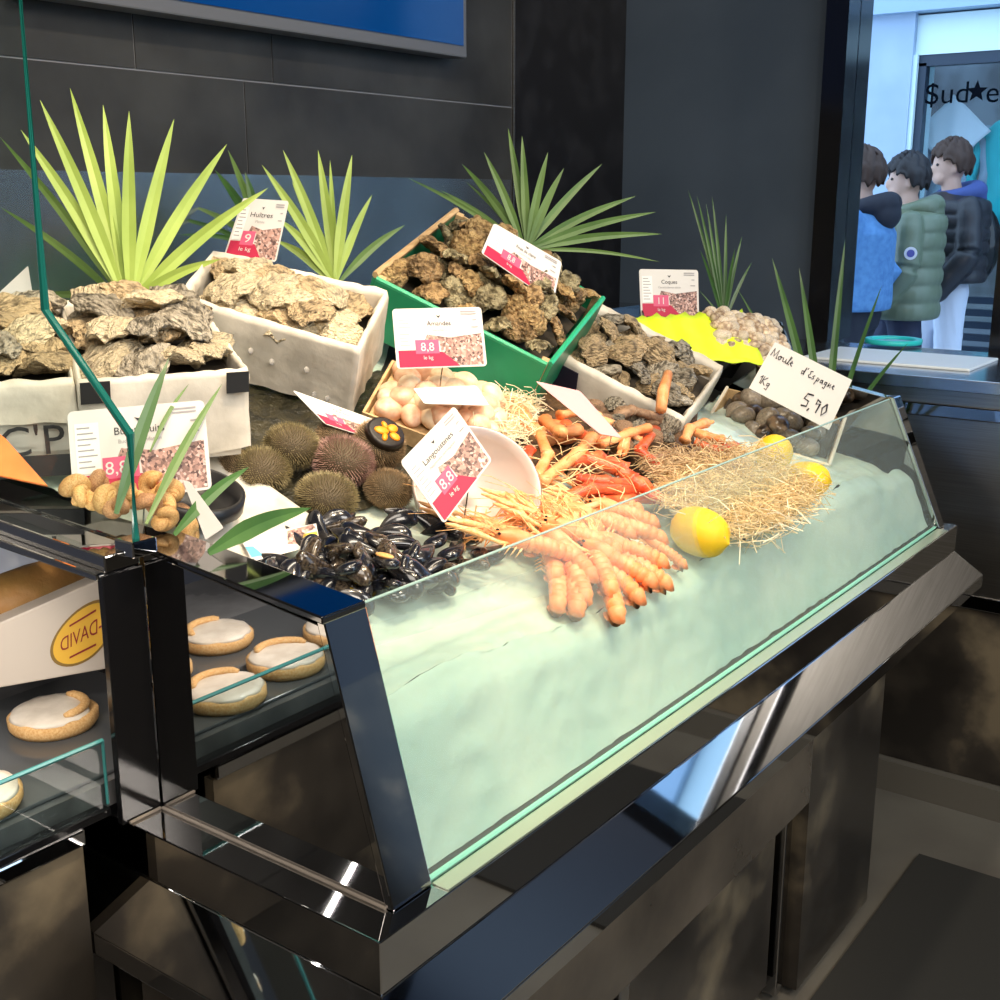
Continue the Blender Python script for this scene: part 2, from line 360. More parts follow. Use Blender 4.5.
# end panel (mirror), thick wall
ZT0, ZT1 = 1.158, 1.19
def seg(name, x0, x1, m, y1=.415, zt=ZT1):
    b = MB()
    f0 = gp(x0, LZ+.001); f1 = gp(x0, ZT0)
    A = [(x0, f0.y, f0.z), (x1, f0.y, f0.z), (x1, y1, LZ+.001), (x0, y1, LZ+.001)]
    B = [(x0, f1.y, f1.z), (x1, f1.y, f1.z), (x1, y1, zt), (x0, y1, zt)]
    b.hexa(A, B); return b.build(name, m, t)
MIRR = mat('mirror_steel', (.55, .55, .56), .02, 1)
o = seg('end_panel', .05, .112, MIRR); bevel(o, .0015)
# right end slants inwards towards the top
b = MB()
f0, f1 = gp(1.975, LZ+.001), gp(1.848, 1.165)
b.hexa([f0, f0+Vector((.03, 0, 0)), (2.005, .9, LZ+.001), (1.975, .9, LZ+.001)], [f1, f1+Vector((.03, 0, 0)), (1.878, .9, 1.30), (1.848, .9, 1.30)])
bevel(b.build('end_panel', CHROME_D, t), .002)
b = MB()
g0, g1 = gp(1.975, LZ+.001, -.008), gp(1.848, 1.168, -.008)
b.hexa([g0, g0+Vector((.035, -.002, 0)), g0+Vector((.035, .02, 0)), g0+Vector((0, .02, 0))], [g1, g1+Vector((.04, -.002, 0)), g1+Vector((.04, .02, 0)), g1+Vector((0, .02, 0))])
bevel(b.build('corner_post', CHROME, t), .002)
b = MB()
g0, g1 = gp(.049, LZ+.001, -.006), gp(.049, 1.164, -.006)
W = Vector((.066, 0, 0)); D = Vector((0, .012, 0))
b.hexa([g0, g0+W, g0+W+D, g0+D], [g1, g1+W, g1+W+D, g1+D]); bevel(b.build('corner_post', CHROME, t), .0015)
# top rail on the left end, running to the back
b = MB(); b.hexa([(.046, .112, 1.161), (.114, .112, 1.161), (.114, .42, 1.191), (.046, .42, 1.191)], [(.046, .112, 1.170), (.114, .112, 1.170), (.114, .42, 1.198), (.046, .42, 1.198)])
bevel(b.build('end_rail', CHROME_D, t), .002)
for (xa, xb, za, zb2, m) in ((.05, .105, 1.180, 1.208, CHROME_D), (.0, .05, 1.172, 1.205, CHROME), (-.012, .0, 1.165, 1.186, CHROME)):
    b = MB(); b.hexa([(xa, .42, za), (xb, .42, za), (xb, 1.3, za+.03), (xa, 1.3, za+.03)], [(xa, .42, zb2-.012), (xb, .42, zb2-.012), (xb, 1.3, zb2+.03), (xa, 1.3, zb2+.03)])
    bevel(b.build('side_rail', m, t), .002)
boxo('rail_cap', (.015, .385, 1.192), (.05, .42, 1.212), CHROME, t, .002)
# black post and seal
boxo('black_post', (-.009, .414, LZ+.001), (.0485, .424, 1.172), BLACKM, t, .001)
b = MB()
SEAL = mat('grey_sealant', (.22, .19, .16), .6)
b.tube([(.048, .035, .852), (.048, .41, .852)], .0022); b.tube([(-.0, .412, .852), (.046, .412, .852)], .0022)
b.build('sealant_bead', SEAL, t)
# sloping glass front
b = MB()
a0, a1, a2, a3 = gp(.117, .857), gp(1.965, .857), gp(1.846, 1.163), gp(.117, 1.163)
th = Vector((0, .007, 0))
b.hexa([a0, a1, a1+th, a0+th], [a3, a2, a2+th, a3+th]); GF = b.build('front_glass', GLASS, t)
b = MB(); b.tube([a3+Vector((0, .003, .001)), a2+Vector((0, .003, .001))], .0017, 6); b.build('glass_edge', mat('pale_glass_edge', (.35, .5, .45), .2), t)
b = MB(); b.tube([a0+Vector((0, -.001, -.002)), a1+Vector((0, -.001, -.002))], .0035, 6); b.build('glass_seal', GLASSE2, t)
b = MB(); b.box((.117, .003, LZ+.0005), (1.97, .026, LZ+.002)); b.build('ledge_reflection', mat('green_reflection_steel', (.52, .60, .46), .22, .55), t)  # green reflection of the glass on the ledge, put into the strip's colour
# side glass screen on the left
pts = [(.40, 1.205), (.395, 1.336), (.54, 1.471), (.525, 2.2), (1.40, 2.2), (1.40, 1.235)]
b = MB(); n = len(pts)
V = [(.028, y, z) for y, z in pts]+[(.034, y, z) for y, z in pts]
b.add(V, [list(range(n)), list(range(n, 2*n))[::-1]]+[(i, (i+1) % n, n+(i+1) % n, n+i) for i in range(n)])
b.build('side_glass', glassmat('side_glass', (.94, .97, .96), 1.15), t)
b = MB(); b.tube([(.031, y, z) for y, z in pts[:4]], .0052, 8); b.build('side_glass_edge', GLASSE, t)
# cabinet under the counter
boxo('cabinet_fascia', (.03, .03, .447), (1.28, .05, zb-.031), STONE2, t)
boxo('cabinet_body', (.03, .09, .02), (1.27, .9, zb-.032), STONE, t)
boxo('cabinet_end', (1.28, .03, .02), (1.69, .9, zb-.032), STONE, t)
boxo('end_fascia', (.01, .05, .447), (.03, .43, zb-.031), STONE2, t)
for x in (.60, 1.235):
    boxo('metal_channel', (x, .055, .02), (x+.03, .09, .446), CHROME_D, t, .003)
for x0, x1_ in ((.06, .585), (.645, 1.22)):
    o = boxo('door', (x0, .07, .05), (x1_, .0898, .435), STONE, t, .003)
boxo('plinth', (.05, .12, 0), (1.6, .85, .02), BLACKM, t)
# ------------------------------------------------------------------ pastry case to the left
t = CASE = thing('pastry_case', 'dark stone pastry case with a low glass front at the left', 'pastry case', (-.5, .6, 0))
boxo('frame_rail', (-1.2, .428, .840), (-.052, .445, .862), CHROME, t, .003)
boxo('lower_rail', (-1.2, .430, .862), (-.013, .45, .872), BLACKM, t, .001)
boxo('stone_front', (-1.2, .437, .60), (-.052, .455, .838), STONE, t)
boxo('case_base', (-1.2, .50, .02), (-.06, 1.0, .60), STONE, t)
o = boxo('tray_floor', (-1.2, .452, .862), (.215, 1.0, .895), mat('dark_marble_tray', (.05, .05, .052), .25, col2=(.16, .16, .165), scale=6, detail=8), t)
b = MB(); b.box((-1.2, .434, .873), (-.012, .440, .958)); b.build('low_glass', glassmat('case_glass', (.86, .92, .92), 1.35), t)
b = MB(); b.tube([(-1.2, .437, .960), (-.012, .437, .960)], .0028, 6); b.tube([(-.012, .437, .875), (-.012, .437, .960)], .002, 6); b.build('glass_edge', mat('teal_glass_edge', (.06, .26, .26), .2), t)
boxo('case_inner_side', (.216, .452, .862), (.22, 1.0, 1.10), MIRR, t)
boxo('case_back', (-1.2, 1.0, .6), (.22, 1.02, 1.2), mat('case_dark', (.03, .035, .05), .4), t)
boxo('corner_leg', (-.045, .46, .0), (-.0, .52, .70), CHROME_D, t, .003)
# ------------------------------------------------------------------ ice bed
b = MB(); nx, ny = 150, 60
def icez(x, y, f=0):
    z = bedz(y)
    if y < .2:
        k = (.2-y)/.2
        z += k*(.07*max(0, 1-abs(x-.2)/.35)+.03*max(0, (x-1.2)/.7)-.012)
    if x > 1.55: z -= (x-1.55)*.12
    return z+noise.noise(Vector((x*9, y*9, 0)))*.012+noise.noise(Vector((x*35, y*35, 5)))*.005
xl, xr = .118, 1.84
V = []; Fc = []
for i in range(nx+1):
    x = xl+(xr-xl)*i/nx
    for j in range(ny+1):
        u = j/ny; zt = icez(x, .1)
        y0 = gp(0, zt).y+.033
        y = y0+(1.0-y0)*u**1.2
        V.append((x, y, icez(x, y)))
for i in range(nx):
    for j in range(ny): k = i*(ny+1)+j; Fc.append((k, k+1, k+ny+2, k+ny+1))
# sloping front skin behind the glass
base = len(V); nz = 26
for i in range(nx+1):
    x = xl+(xr-xl)*i/nx; top = Vector(V[i*(ny+1)])
    for j in range(nz+1):
        u = j/nz; z = top.z+(.857-top.z)*u
        xx = x+(.115*(x-xl)/(xr-xl))*(1-(z-.857)/.3) if x > 0 else x
        V.append((xx, gp(0, z).y+.010+.022*max(0, 1-u*5)**2+.006*abs(noise.noise(Vector((x*20, 0, z*20)))), z))
for i in range(nx):
    for j in range(nz): k = base+i*(nz+1)+j; Fc.append((k, k+1, k+nz+2, k+nz+1))
ice = mesh('ice_bed', V, Fc, ICE, None, True)
tag(recenter(ice), 'sloping bed of crushed ice behind the glass front', 'ice', kind='stuff')
sh = boxo('back_shelf', (.14, 1.0, 1.20), (2.3, YW-.02, 1.30), CHROME_D)
tag(recenter(sh), 'steel shelf behind the ice carrying the palm fans', 'shelf')

# ------------------------------------------------------------------ street outside the window
XF = 7.6
SX = XW+.2
struct(boxo('street_ground', (SX, -12, -.12), (XF+3, 8, .14), mat('street_paving', (.30, .34, .38), .6, col2=(.40, .44, .48), scale=2)))
def fp(px, py): p = onX(px, py, XF); return p
PALE = mat('pale_render', (.72, .86, .88), .7); BLUEW = mat('blue_grey_render', (.36, .46, .60), .7, col2=(.42, .52, .66), scale=4)
t = thing('shop_building', 'pale blue shop building with a display window across the street', 'building', (XF+.6, 0, 0))
wl = fp(914, 100).y; wl2 = fp(921, 100).y; wt = fp(950, 62).z; wr = -2.6; wb = .75
yc0 = fp(878, 100).y
boxo('wall', (XF+.25, yc0+.0, 0), (XF+.5, 7, 7), BLUEW, t)
boxo('pilaster', (XF-.1, wl, 0), (XF+.25, yc0+1.2, fp(900, 14).z), BLUEW, t)
boxo('fascia', (XF-.05, -12, wt+.05), (XF+.4, wl-.001, fp(950, 14).z), PALE, t)
boxo('cornice', (XF-.18, -12, fp(950, 12).z), (XF+.4, 7, fp(950, 12).z+.18), mat('cornice_grey', (.35, .48, .62), .6), t)
boxo('upper_wall', (XF-.02, -12, fp(950, 12).z+.18), (XF+.4, 7, 7.5), BLUEW, t)
boxo('window_reveal', (XF-.08, wl2+.02, 0), (XF+.3, wl, wt+.05), PALE, t)
boxo('stall_riser', (XF-.02, -12, 0), (XF+.4, wl2, wb), mat('riser_grey', (.16, .2, .24), .5), t)
FR = mat('dark_window_frame', (.02, .035, .06), .4)
b = MB(); b.box((XF-.04, wl2-.03, wb), (XF+.04, wl2+.02, wt)); b.box((XF-.04, -12, wt-.02), (XF+.04, wl2+.02, wt+.05)); b.box((XF-.04, -2.7, wb), (XF+.04, -2.6, wt))
b.build('window_frame', FR, t)
b = MB(); b.box((XF+.02, -12, wb), (XF+.03, wl2-.03, wt)); b.build('shop_glass', glassmat('shop_glass', (.85, .9, .92), 1.25), t)
boxo('shop_interior', (XF+1.6, -12, 0), (XF+1.65, wl2+1, 4), mat('shop_inside', (.45, .43, .40), .7, col2=(.24, .21, .19), scale=2.2, detail=4, ramp=(.4, .6)), t)
boxo('shop_floor', (XF+.4, -12, 0), (XF+1.6, wl2+1, .05), mat('shop_floor', (.3, .3, .3), .6), t)
b = MB()
for yy in (wl2-.35, wl2-.9, wl2-1.6):
    b.box((XF+1.0, yy, 1.2), (XF+1.05, yy+.06, 3.2))
for zz in (1.9, 2.2, 2.5): b.box((XF+1.0, wl2-1.7, zz), (XF+1.2, wl2-.5, zz+.03))
b.build('shelf_rack', mat('rack_brown', (.12, .09, .07), .6), t)
INKS = mat('sign_black', (.004, .005, .008), 1, spec=0)
def texton(s, p, ex, ez, size, m, name, parent, align='LEFT', depth=.004):
    V, Fc = textdata(s, size, 0, align); nrm = ex.cross(ez).normalized()
    V = [p+ex*v.x+ez*v.y+nrm*depth for v in V]
    return mesh(name, V, Fc, m, parent)
lp = fp(927, 96)
texton('$ud', Vector((XF-.06, lp.y, lp.z)), Vector((0, -1, 0)), Vector((0, 0, 1)), .19, INKS, 'lettering', t)
b = MB(); sc = fp(979, 92); V = []
for k in range(10):
    a = math.pi/2+k*math.pi/5; r = .07 if k % 2 == 0 else .03
    V.append((XF-.05, sc.y-r*math.cos(a), sc.z+r*math.sin(a)))
b.add(V+[(v[0]+.004, v[1], v[2]) for v in V], [list(range(10)), list(range(10, 20))[::-1]]+[(i, (i+1) % 10, 10+(i+1) % 10, 10+i) for i in range(10)]); b.build('star_mark', INKS, t)
lp2 = fp(988, 94)
texton('e', Vector((XF-.06, lp2.y, lp2.z)), Vector((0, -1, 0)), Vector((0, 0, 1)), .19, INKS, 'lettering', t)
# garments in the shop window
def torso(name, px, py, sc_, m, label, X=XF+.45):
    p = onX(px, py, X); b = MB()
    rg = [(-.42, .17, .12), (-.3, .165, .12), (-.12, .155, .11), (.05, .18, .12), (.16, .19, .11), (.22, .13, .09), (.26, .06, .06), (.30, .055, .055)]
    V = []; n = 20
    for z, rx, ry in rg:
        for j in range(n):
            a = 2*math.pi*j/n; V.append(p+Vector((ry*math.cos(a), rx*math.sin(a)*(1+.05*math.sin(3*a)), z))*sc_)
    Fc = [(i*n+j, i*n+(j+1) % n, (i+1)*n+(j+1) % n, (i+1)*n+j) for i in range(len(rg)-1) for j in range(n)]
    Fc += [list(range(n))[::-1], list(range((len(rg)-1)*n, len(rg)*n))]
    b.add(V, Fc)
    r = thing(name, label, 'mannequin', (p.x, p.y, .05))
    b.build('shirt', m, r, True)
    b = MB()
    for s in (-1, 1): b.tube([p+Vector((0, s*.18, .14))*sc_, p+Vector((-.02, s*.25, -.1))*sc_, p+Vector((-.05, s*.24, -.3))*sc_], [.06*sc_, .052*sc_, .045*sc_], 10)
    b.build('sleeves', m, r, True)
    b = MB(); b.tube([(p.x, p.y, .05), p+Vector((0, 0, -.41))*sc_], .02); b.tube([(p.x, p.y, .051), (p.x, p.y, .07)], .16, 20); b.build('stand', BLACKM, r)
torso('mannequin', 1012, 158, 1.05, mat('turquoise_cloth', (.02, .50, .52), .7), 'mannequin in a turquoise top at the right of the shop window')
torso('mannequin', 953, 150, 1.0, mat('grey_cloth', (.35, .42, .50), .7), 'mannequin in a grey top and white shawl in the middle of the shop window')
# white shawl hanging in front of the grey mannequin
p = onX(951, 132, XF+.28); b = MB(); V = []; Fc = []
N1 = 14
for i in range(N1+1):
    for j in range(N1+1):
        u = i/N1*2-1; v = j/N1*2-1
        y = -(u+v)*.125; z = (u-v)*.135
        V.append((p.x+.05*abs(y)/.3+.012*math.sin(y*40), p.y+y, p.z+z*.9))
for i in range(N1):
    for j in range(N1): k = i*(N1+1)+j; Fc.append((k, k+1, k+N1+2, k+N1+1))
o = mesh('shawl', V, Fc, mat('white_cloth', (.85, .86, .9), .8), None, True); s = o.modifiers.new('s', 'SOLIDIFY'); s.thickness = .006
tag(recenter(o), 'white pointed shawl draped in the shop window', 'shawl')
# slatted bench under the shop window
p = fp(970, 300); t = thing('street_bench', 'dark slatted bench against the shop front behind the walkers', 'bench', (XF-.6, p.y, .14))
for k in range(7):
    zz = .50+.075*k
    boxo('slat', (XF-.62+.03*k, p.y-.75, zz), (XF-.58+.03*k, p.y+.42, zz+.042), FR, t)
for k in range(3): boxo('slat', (XF-.70+.05*k, p.y-.75, .48), (XF-.66+.05*k, p.y+.42, .51), FR, t)
for yy in (-.72, .36): boxo('leg', (XF-.70, p.y+yy, .14), (XF-.55, p.y+yy+.05, .48), FR, t)
# ------------------------------------------------------------------ people
SKIN = mat('skin', (.62, .38, .29), .5, sss=.1)
def loft(b, rg, n=20, mi=0, fn=None):
    # rg: list of (centre, rx, ry) in figure space
    V = []
    for i, (c, rx, ry) in enumerate(rg):
        for j in range(n):
            a = 2*math.pi*j/n; v = Vector(c)+Vector((rx*math.cos(a), ry*math.sin(a), 0))
            V.append(v)
    Fc = [(i*n+j, i*n+(j+1) % n, (i+1)*n+(j+1) % n, (i+1)*n+j) for i in range(len(rg)-1) for j in range(n)]
    Fc += [list(range(n))[::-1], list(range((len(rg)-1)*n, len(rg)*n))]
    b.add(V, Fc, mi)
def limb(b, pts, rads, n=12):
    P = [Vector(p) for p in pts]; b.tube(P, rads, n)
    b.ell(P[0], (rads[0],)*3, n, 8); b.ell(P[-1], (rads[-1],)*3, n, 8)
def person(px, py_head, dist, yaw, label, jacket, trousers, hair, hood=None, puffy=False, stride=.18, scale=1, headyaw=0, extra=None):
    top = onD(px, py_head, dist); gx, gy = top.x, top.y
    H = top.z-.14
    k = H/1.75
    r = thing('person', label, 'person', (gx, gy, .14)); r.rotation_euler = (0, 0, yaw)
    def P(x, y, z): return Vector((x*k, y*k, z*k))
    # figure space: +y is the walking direction, x to its right
    b = MB(); S = stride
    hz = 1.60
    hr = Matrix.Rotation(headyaw, 3, 'Z')
    def hp(x, y, z): v = hr @ Vector((x, y, z)); return P(v.x, v.y+.03, hz+v.z)
    def hf(v):
        if v.z < -.02*k: v = Vector((v.x*(1-.25*(-v.z/(.12*k))), v.y, v.z))
        return v
    b.ell(hp(0, 0, .02), (.076*k, .095*k, .118*k), 20, 14, fn=hf, rot=hr)
    b.ell(hp(0, .06, -.055), (.045*k, .035*k, .04*k), 12, 8, rot=hr)
    b.ell(hp(0, .10, -.012), (.014*k, .02*k, .028*k), 10, 8, rot=hr)          # nose
    for s in (-1, 1): b.ell(hp(s*.078, -.005, 0), (.012*k, .02*k, .032*k), 8, 8, rot=hr)
    b.ell(hp(0, .088, -.052), (.024*k, .012*k, .008*k), 8, 6, rot=hr)
    b.tube([P(0, -.01, 1.40), P(0, .0, 1.46), P(0, .02, 1.54)], [.07*k, .058*k, .055*k], 14)
    loft(b, [(P(0, 0, .88), .15*k, .10*k), (P(0, 0, .98), .155*k, .11*k), (P(0, 0, 1.12), .135*k, .10*k), (P(0, 0, 1.30), .17*k, .115*k), (P(0, 0, 1.40), .16*k, .095*k), (P(0, 0, 1.45), .08*k, .06*k)])
    arms = []
    for s in (-1, 1):
        sh = P(s*(.225 if puffy else .20), 0, 1.38); el = P(s*(.29 if puffy else .25), -.04-.05*s, 1.12); wr = P(s*.21, .10-.06*s, .90)
        if extra == 'pockets': wr = P(s*.17, .10, .93); el = P(s*.25, -.06, 1.13)
        arms.append((sh, el, wr))
        limb(b, [sh, el, wr], [.052*k, .042*k, .03*k])
        hd = (wr-el).normalized()
        pal = wr+hd*.05*k
        b.ell(pal, (.038*k, .02*k, .045*k), 10, 8)
        for q in range(4):
            f0 = pal+hd*.03*k+Vector(((q-1.5)*.018*k, 0, 0)); b.tube([f0, f0+hd*.035*k, f0+hd*.06*k+Vector((0, .012*k, 0))], [.0095*k, .009*k, .007*k], 6)
        b.tube([pal+Vector((-s*.03*k, 0, 0)), pal+Vector((-s*.05*k, .01*k, 0))+hd*.02*k, pal+Vector((-s*.05*k, .018*k, 0))+hd*.04*k], [.011*k, .01*k, .008*k], 6)
    legs = []
    for s in (-1, 1):
        hip = P(s*.09, 0, .90); kn = P(s*.10, s*S*.5+.04, .50); an = P(s*.10, s*S-(.06 if s < 0 else 0), .09)
        legs.append((hip, kn, an)); limb(b, [hip, kn, an], [.085*k, .058*k, .04*k])
        b.ell(an+Vector((0, .07*k, -.055*k)), (.045*k, .13*k, .036*k), 12, 8)
    body = b.build('body', SKIN, r, False, world=False); remesh(body, .011, 2)
    # eyes
    b = MB()
    for s in (-1, 1): b.ell(hp(s*.03, .088, .018), (.011*k, .008*k, .008*k), 8, 6, rot=hr)
    b.build('eye', mat('eye', (.05, .04, .04), .2), r, True, world=False)
    # trousers
    b = MB()
    for hip, kn, an in legs:
        limb(b, [hip, kn, an+Vector((0, 0, .02*k))], [.105*k, .083*k, .068*k])
    loft(b, [(P(0, 0, .82), .15*k, .115*k), (P(0, 0, .9), .175*k, .128*k), (P(0, 0, 1.0), .165*k, .12*k)])
    o = b.build('trousers', trousers, r, False, world=False); remesh(o, .014, 2)
    # shoes
    for hip, kn, an in legs:
        b = MB(); b.ell(an+Vector((0, .07*k, -.05*k)), (.053*k, .145*k, .045*k), 14, 8); b.build('shoe', mat('shoe_white', (.6, .6, .6), .5), r, True, world=False)
    # jacket
    b = MB()
    if puffy:
        rg = []; nb = 6; z0, z1 = (.84 if extra == 'badge' else .96), 1.42
        for i in range(nb*5+1):
            u = i/(nb*5); z = z0+(z1-z0)*u; bul = abs(math.sin(math.pi*nb*u))**.5
            wv = (.285-.02*u)*(1 if u < .85 else 1-.9*(u-.85)); dv = .21
            rg.append((P(0, -.005, z), (wv-.014+.015*bul)*k, (dv-.014+.015*bul)*k))
        rg.append((P(0, 0, 1.47), .09*k, .085*k))
        loft(b, rg, 28)
    else:
        loft(b, [(P(0, 0, .92), .235*k, .17*k), (P(0, 0, .97), .24*k, .175*k), (P(0, 0, 1.1), .235*k, .17*k), (P(0, 0, 1.32), .25*k, .17*k), (P(0, 0, 1.41), .19*k, .12*k), (P(0, 0, 1.46), .09*k, .08*k)], 28)
    for sh, el, wr in arms:
        if puffy:
            pts = []; rad = []
            for (a_, c_) in ((sh, el), (el, wr)):
                for i in range(9):
                    u = i/9; pts.append(a_.lerp(c_, u)); rad.append((.068+.007*abs(math.sin(math.pi*2.5*u))**.5)*k)
            limb(b, pts, rad, 14)
        else: limb(b, [sh, sh.lerp(el, .5), el, el.lerp(wr, .5), wr], [.078*k, .072*k, .066*k, .06*k, .055*k], 14)
    o = b.build('jacket', jacket, r, False, world=False); remesh(o, .009 if puffy else .011, 1 if puffy else 2)
    # hood / collar
    if hood:
        b = MB(); V = []
        pts = [P(.115*math.sin(a), -.02-.115*math.cos(a)*(1 if math.cos(a) > 0 else .6), 1.455+.02*math.cos(a)) for a in [2*math.pi*i/18 for i in range(19)]]
        b.tube(pts, [.042*k+.02*k*max(0, math.cos(2*math.pi*i/18)) for i in range(19)], 12)
        b.ell(P(0, -.12, 1.42), (.12*k, .075*k, .085*k), 16, 10)
        o = b.build('hood', hood, r, False, world=False); remesh(o, .01, 2)
    # hair
    b = MB(); n = 44; kk = 16; V = []
    for i in range(kk+1):
        ph = math.pi*.62*i/kk
        for j in range(n):
            a = 2*math.pi*j/n; lim = ph
            fy = math.sin(a)
            ph2 = ph*(1.0-.38*max(0, fy))
            rr = 1+.13*noise.noise(Vector((math.cos(a)*5, math.sin(a)*5, ph*4)))+.05*math.sin(a*11+ph*3); ph2 += .22*noise.noise(Vector((math.cos(a)*4, math.sin(a)*4, 9)))*ph
            V.append(hp(.091*math.sin(ph2)*math.cos(a)*rr, .112*math.sin(ph2)*math.sin(a)*rr-.008, .03+.125*math.cos(ph2)*rr))
    Fc = [(i*n+j, i*n+(j+1) % n, (i+1)*n+(j+1) % n, (i+1)*n+j) for i in range(kk) for j in range(n)]
    b.add(V, Fc); o = b.build('hair', hair, r, True, world=False); s = o.modifiers.new('s', 'SOLIDIFY'); s.thickness = .014; s.offset = 1
    if extra == 'badge':
        b = MB(); p = P(-.235, .0, 1.2)
        sh, el, wr = arms[0]
        c = sh.lerp(el, .62); cc = c+Vector((-.079*k, -.01*k, 0))
        V = [cc+Vector((0, .035*k*math.cos(a), .035*k*math.sin(a))) for a in [2*math.pi*i/20 for i in range(20)]]
        b.add(V+[v+Vector((-.004, 0, 0)) for v in V], [list(range(20)), list(range(20, 40))]+[(i, (i+1) % 20, 20+(i+1) % 20, 20+i) for i in range(20)])
        b.build('arm_badge', mat('badge_white', (.75, .72, .74), .5), r, world=False)
        b = MB()
        V = [cc+Vector((-.005, .021*k*math.cos(a), .021*k*math.sin(a))) for a in [2*math.pi*i/16 for i in range(16)]]
        b.add(V+[v+Vector((-.002, 0, 0)) for v in V], [list(range(16)), list(range(16, 32))]+[(i, (i+1) % 16, 16+(i+1) % 16, 16+i) for i in range(16)])
        b.build('badge_emblem', mat('badge_blue', (.1, .1, .35), .5), r, world=False)
    if extra == 'backpack':
        b = MB(); b.ell(P(0, -.19, 1.17), (.15*k, .11*k, .22*k), 18, 12); b.build('backpack', BLACKM, r, True, world=False)
        b = MB(); b.ell(P(.05, -.16, 1.47), (.07*k, .025*k, .05*k), 12, 8); b.build('hood_lining', mat('lining_white', (.8, .8, .82), .7), r, True, world=False)
    return r
DEN = mat('denim_blue', (.07, .19, .42), .8, col2=(.11, .27, .52), scale=30, bump=.3, bscale=25)
OLV = mat('olive_nylon', (.13, .16, .10), .38, col2=(.17, .20, .135), scale=6)
BLKJ = mat('black_nylon', (.022, .022, .028), .4)
HB = mat('brown_hair', (.055, .026, .016), .6); HD = mat('dark_hair', (.018, .013, .014), .5)
left = math.atan2(FX, -FY)-math.pi/2       # facing the left of the view
person(868, 149, 6.1, left-R(35), 'person in a blue denim jacket with a dark hood seen from behind', DEN, mat('black_trousers', (.012, .014, .025), .7), HB, mat('dark_hoodie', (.02, .02, .03), .8), stride=.12)
person(914, 155, 6.55, left-R(15), 'person in an olive quilted puffer jacket with a round arm badge', OLV, mat('navy_trousers', (.018, .024, .06), .7), HD, OLV, puffy=True, stride=.2, headyaw=R(10), extra='badge')
person(957, 141, 7.0, left+R(5), 'person in a black puffer jacket and white jeans, hood lining showing', BLKJ, mat('white_jeans', (.65, .70, .82), .7), HB, mat('blue_hoodie', (.05, .08, .25), .8), puffy=True, stride=.1, extra='backpack')
# ------------------------------------------------------------------ rectangle fitting: a flat rigid rectangle from its four seen corners
def rectfit(px, t, n0):
    c = onD(sum(p[0] for p in px)/4, sum(p[1] for p in px)/4, t); n0 = Vector(n0).normalized()
    def cost(n):
        P = [onPl(p[0], p[1], c, n) for p in px]
        e = [(P[(i+1) % 4]-P[i]) for i in range(4)]; L = [max(v.length, 1e-6) for v in e]
        s = sum((e[i].dot(e[(i+1) % 4])/(L[i]*L[(i+1) % 4]))**2 for i in range(4))
        s += ((L[0]-L[2])/(L[0]+L[2]))**2*4+((L[1]-L[3])/(L[1]+L[3]))**2*4
        return s+(1-n.dot(n0))*.25
    ax = n0.orthogonal().normalized(); ay = n0.cross(ax)
    best = (cost(n0), n0, 0, 0); st = .1; cu, cv = 0, 0
    for it in range(5):
        for i in range(-6, 7):
            for j in range(-6, 7):
                u, v = cu+i*st, cv+j*st
                n = (n0+ax*u+ay*v).normalized()
                if n.dot(ray(px[0][0], px[0][1])) > -.05: continue
                k = cost(n)
                if k < best[0]: best = (k, n, u, v)
        cu, cv = best[2], best[3]; st *= .3
    n = best[1]; return [onPl(p[0], p[1], c, n) for p in px], n
class Frame:
    # box frame from rim corners BL, FL, FR, BR
    def __init__(s, px, t, n0=(0, -.42, 1)):
        P, n = rectfit(px, t, n0)
        if n.z < 0: n = -n
        s.P = P; s.n = n
        s.e1 = ((P[2]-P[1])+(P[3]-P[0])).normalized(); s.e2 = n.cross(s.e1).normalized()
        if s.e2.dot(P[0]-P[1]) < 0: s.e2 = -s.e2
    def at(s, u, v, c=0, inset=0):
        P = s.P; u = inset+(1-2*inset)*u; v = inset+(1-2*inset)*v
        f = P[1].lerp(P[2], u); b = P[0].lerp(P[3], u)
        return f.lerp(b, v)+s.n*c
def open_box(fr, h, m, parent, name='box_wall', th=.004, taper=.06):
    # four walls and a bottom
    def ringp(c, ins): return [fr.at(0, 1, c, ins), fr.at(0, 0, c, ins), fr.at(1, 0, c, ins), fr.at(1, 1, c, ins)]
    L = (fr.P[2]-fr.P[1]).length; k = th/L
    o0 = ringp(0, 0); o1 = ringp(-h, taper*.5); i0 = ringp(0, k); i1 = ringp(-h+th, taper*.5+k)
    b = MB()
    for i in range(4):
        j = (i+1) % 4
        b.add([o0[i], o0[j], o1[j], o1[i]], [(0, 1, 2, 3)]); b.add([i0[i], i0[j], i1[j], i1[i]], [(3, 2, 1, 0)])
        b.add([o0[i], o0[j], i0[j], i0[i]], [(3, 2, 1, 0)])
    b.add(o1, [(0, 1, 2, 3)]); b.add(i1, [(0, 1, 2, 3)])
    return b.build(name, m, parent)
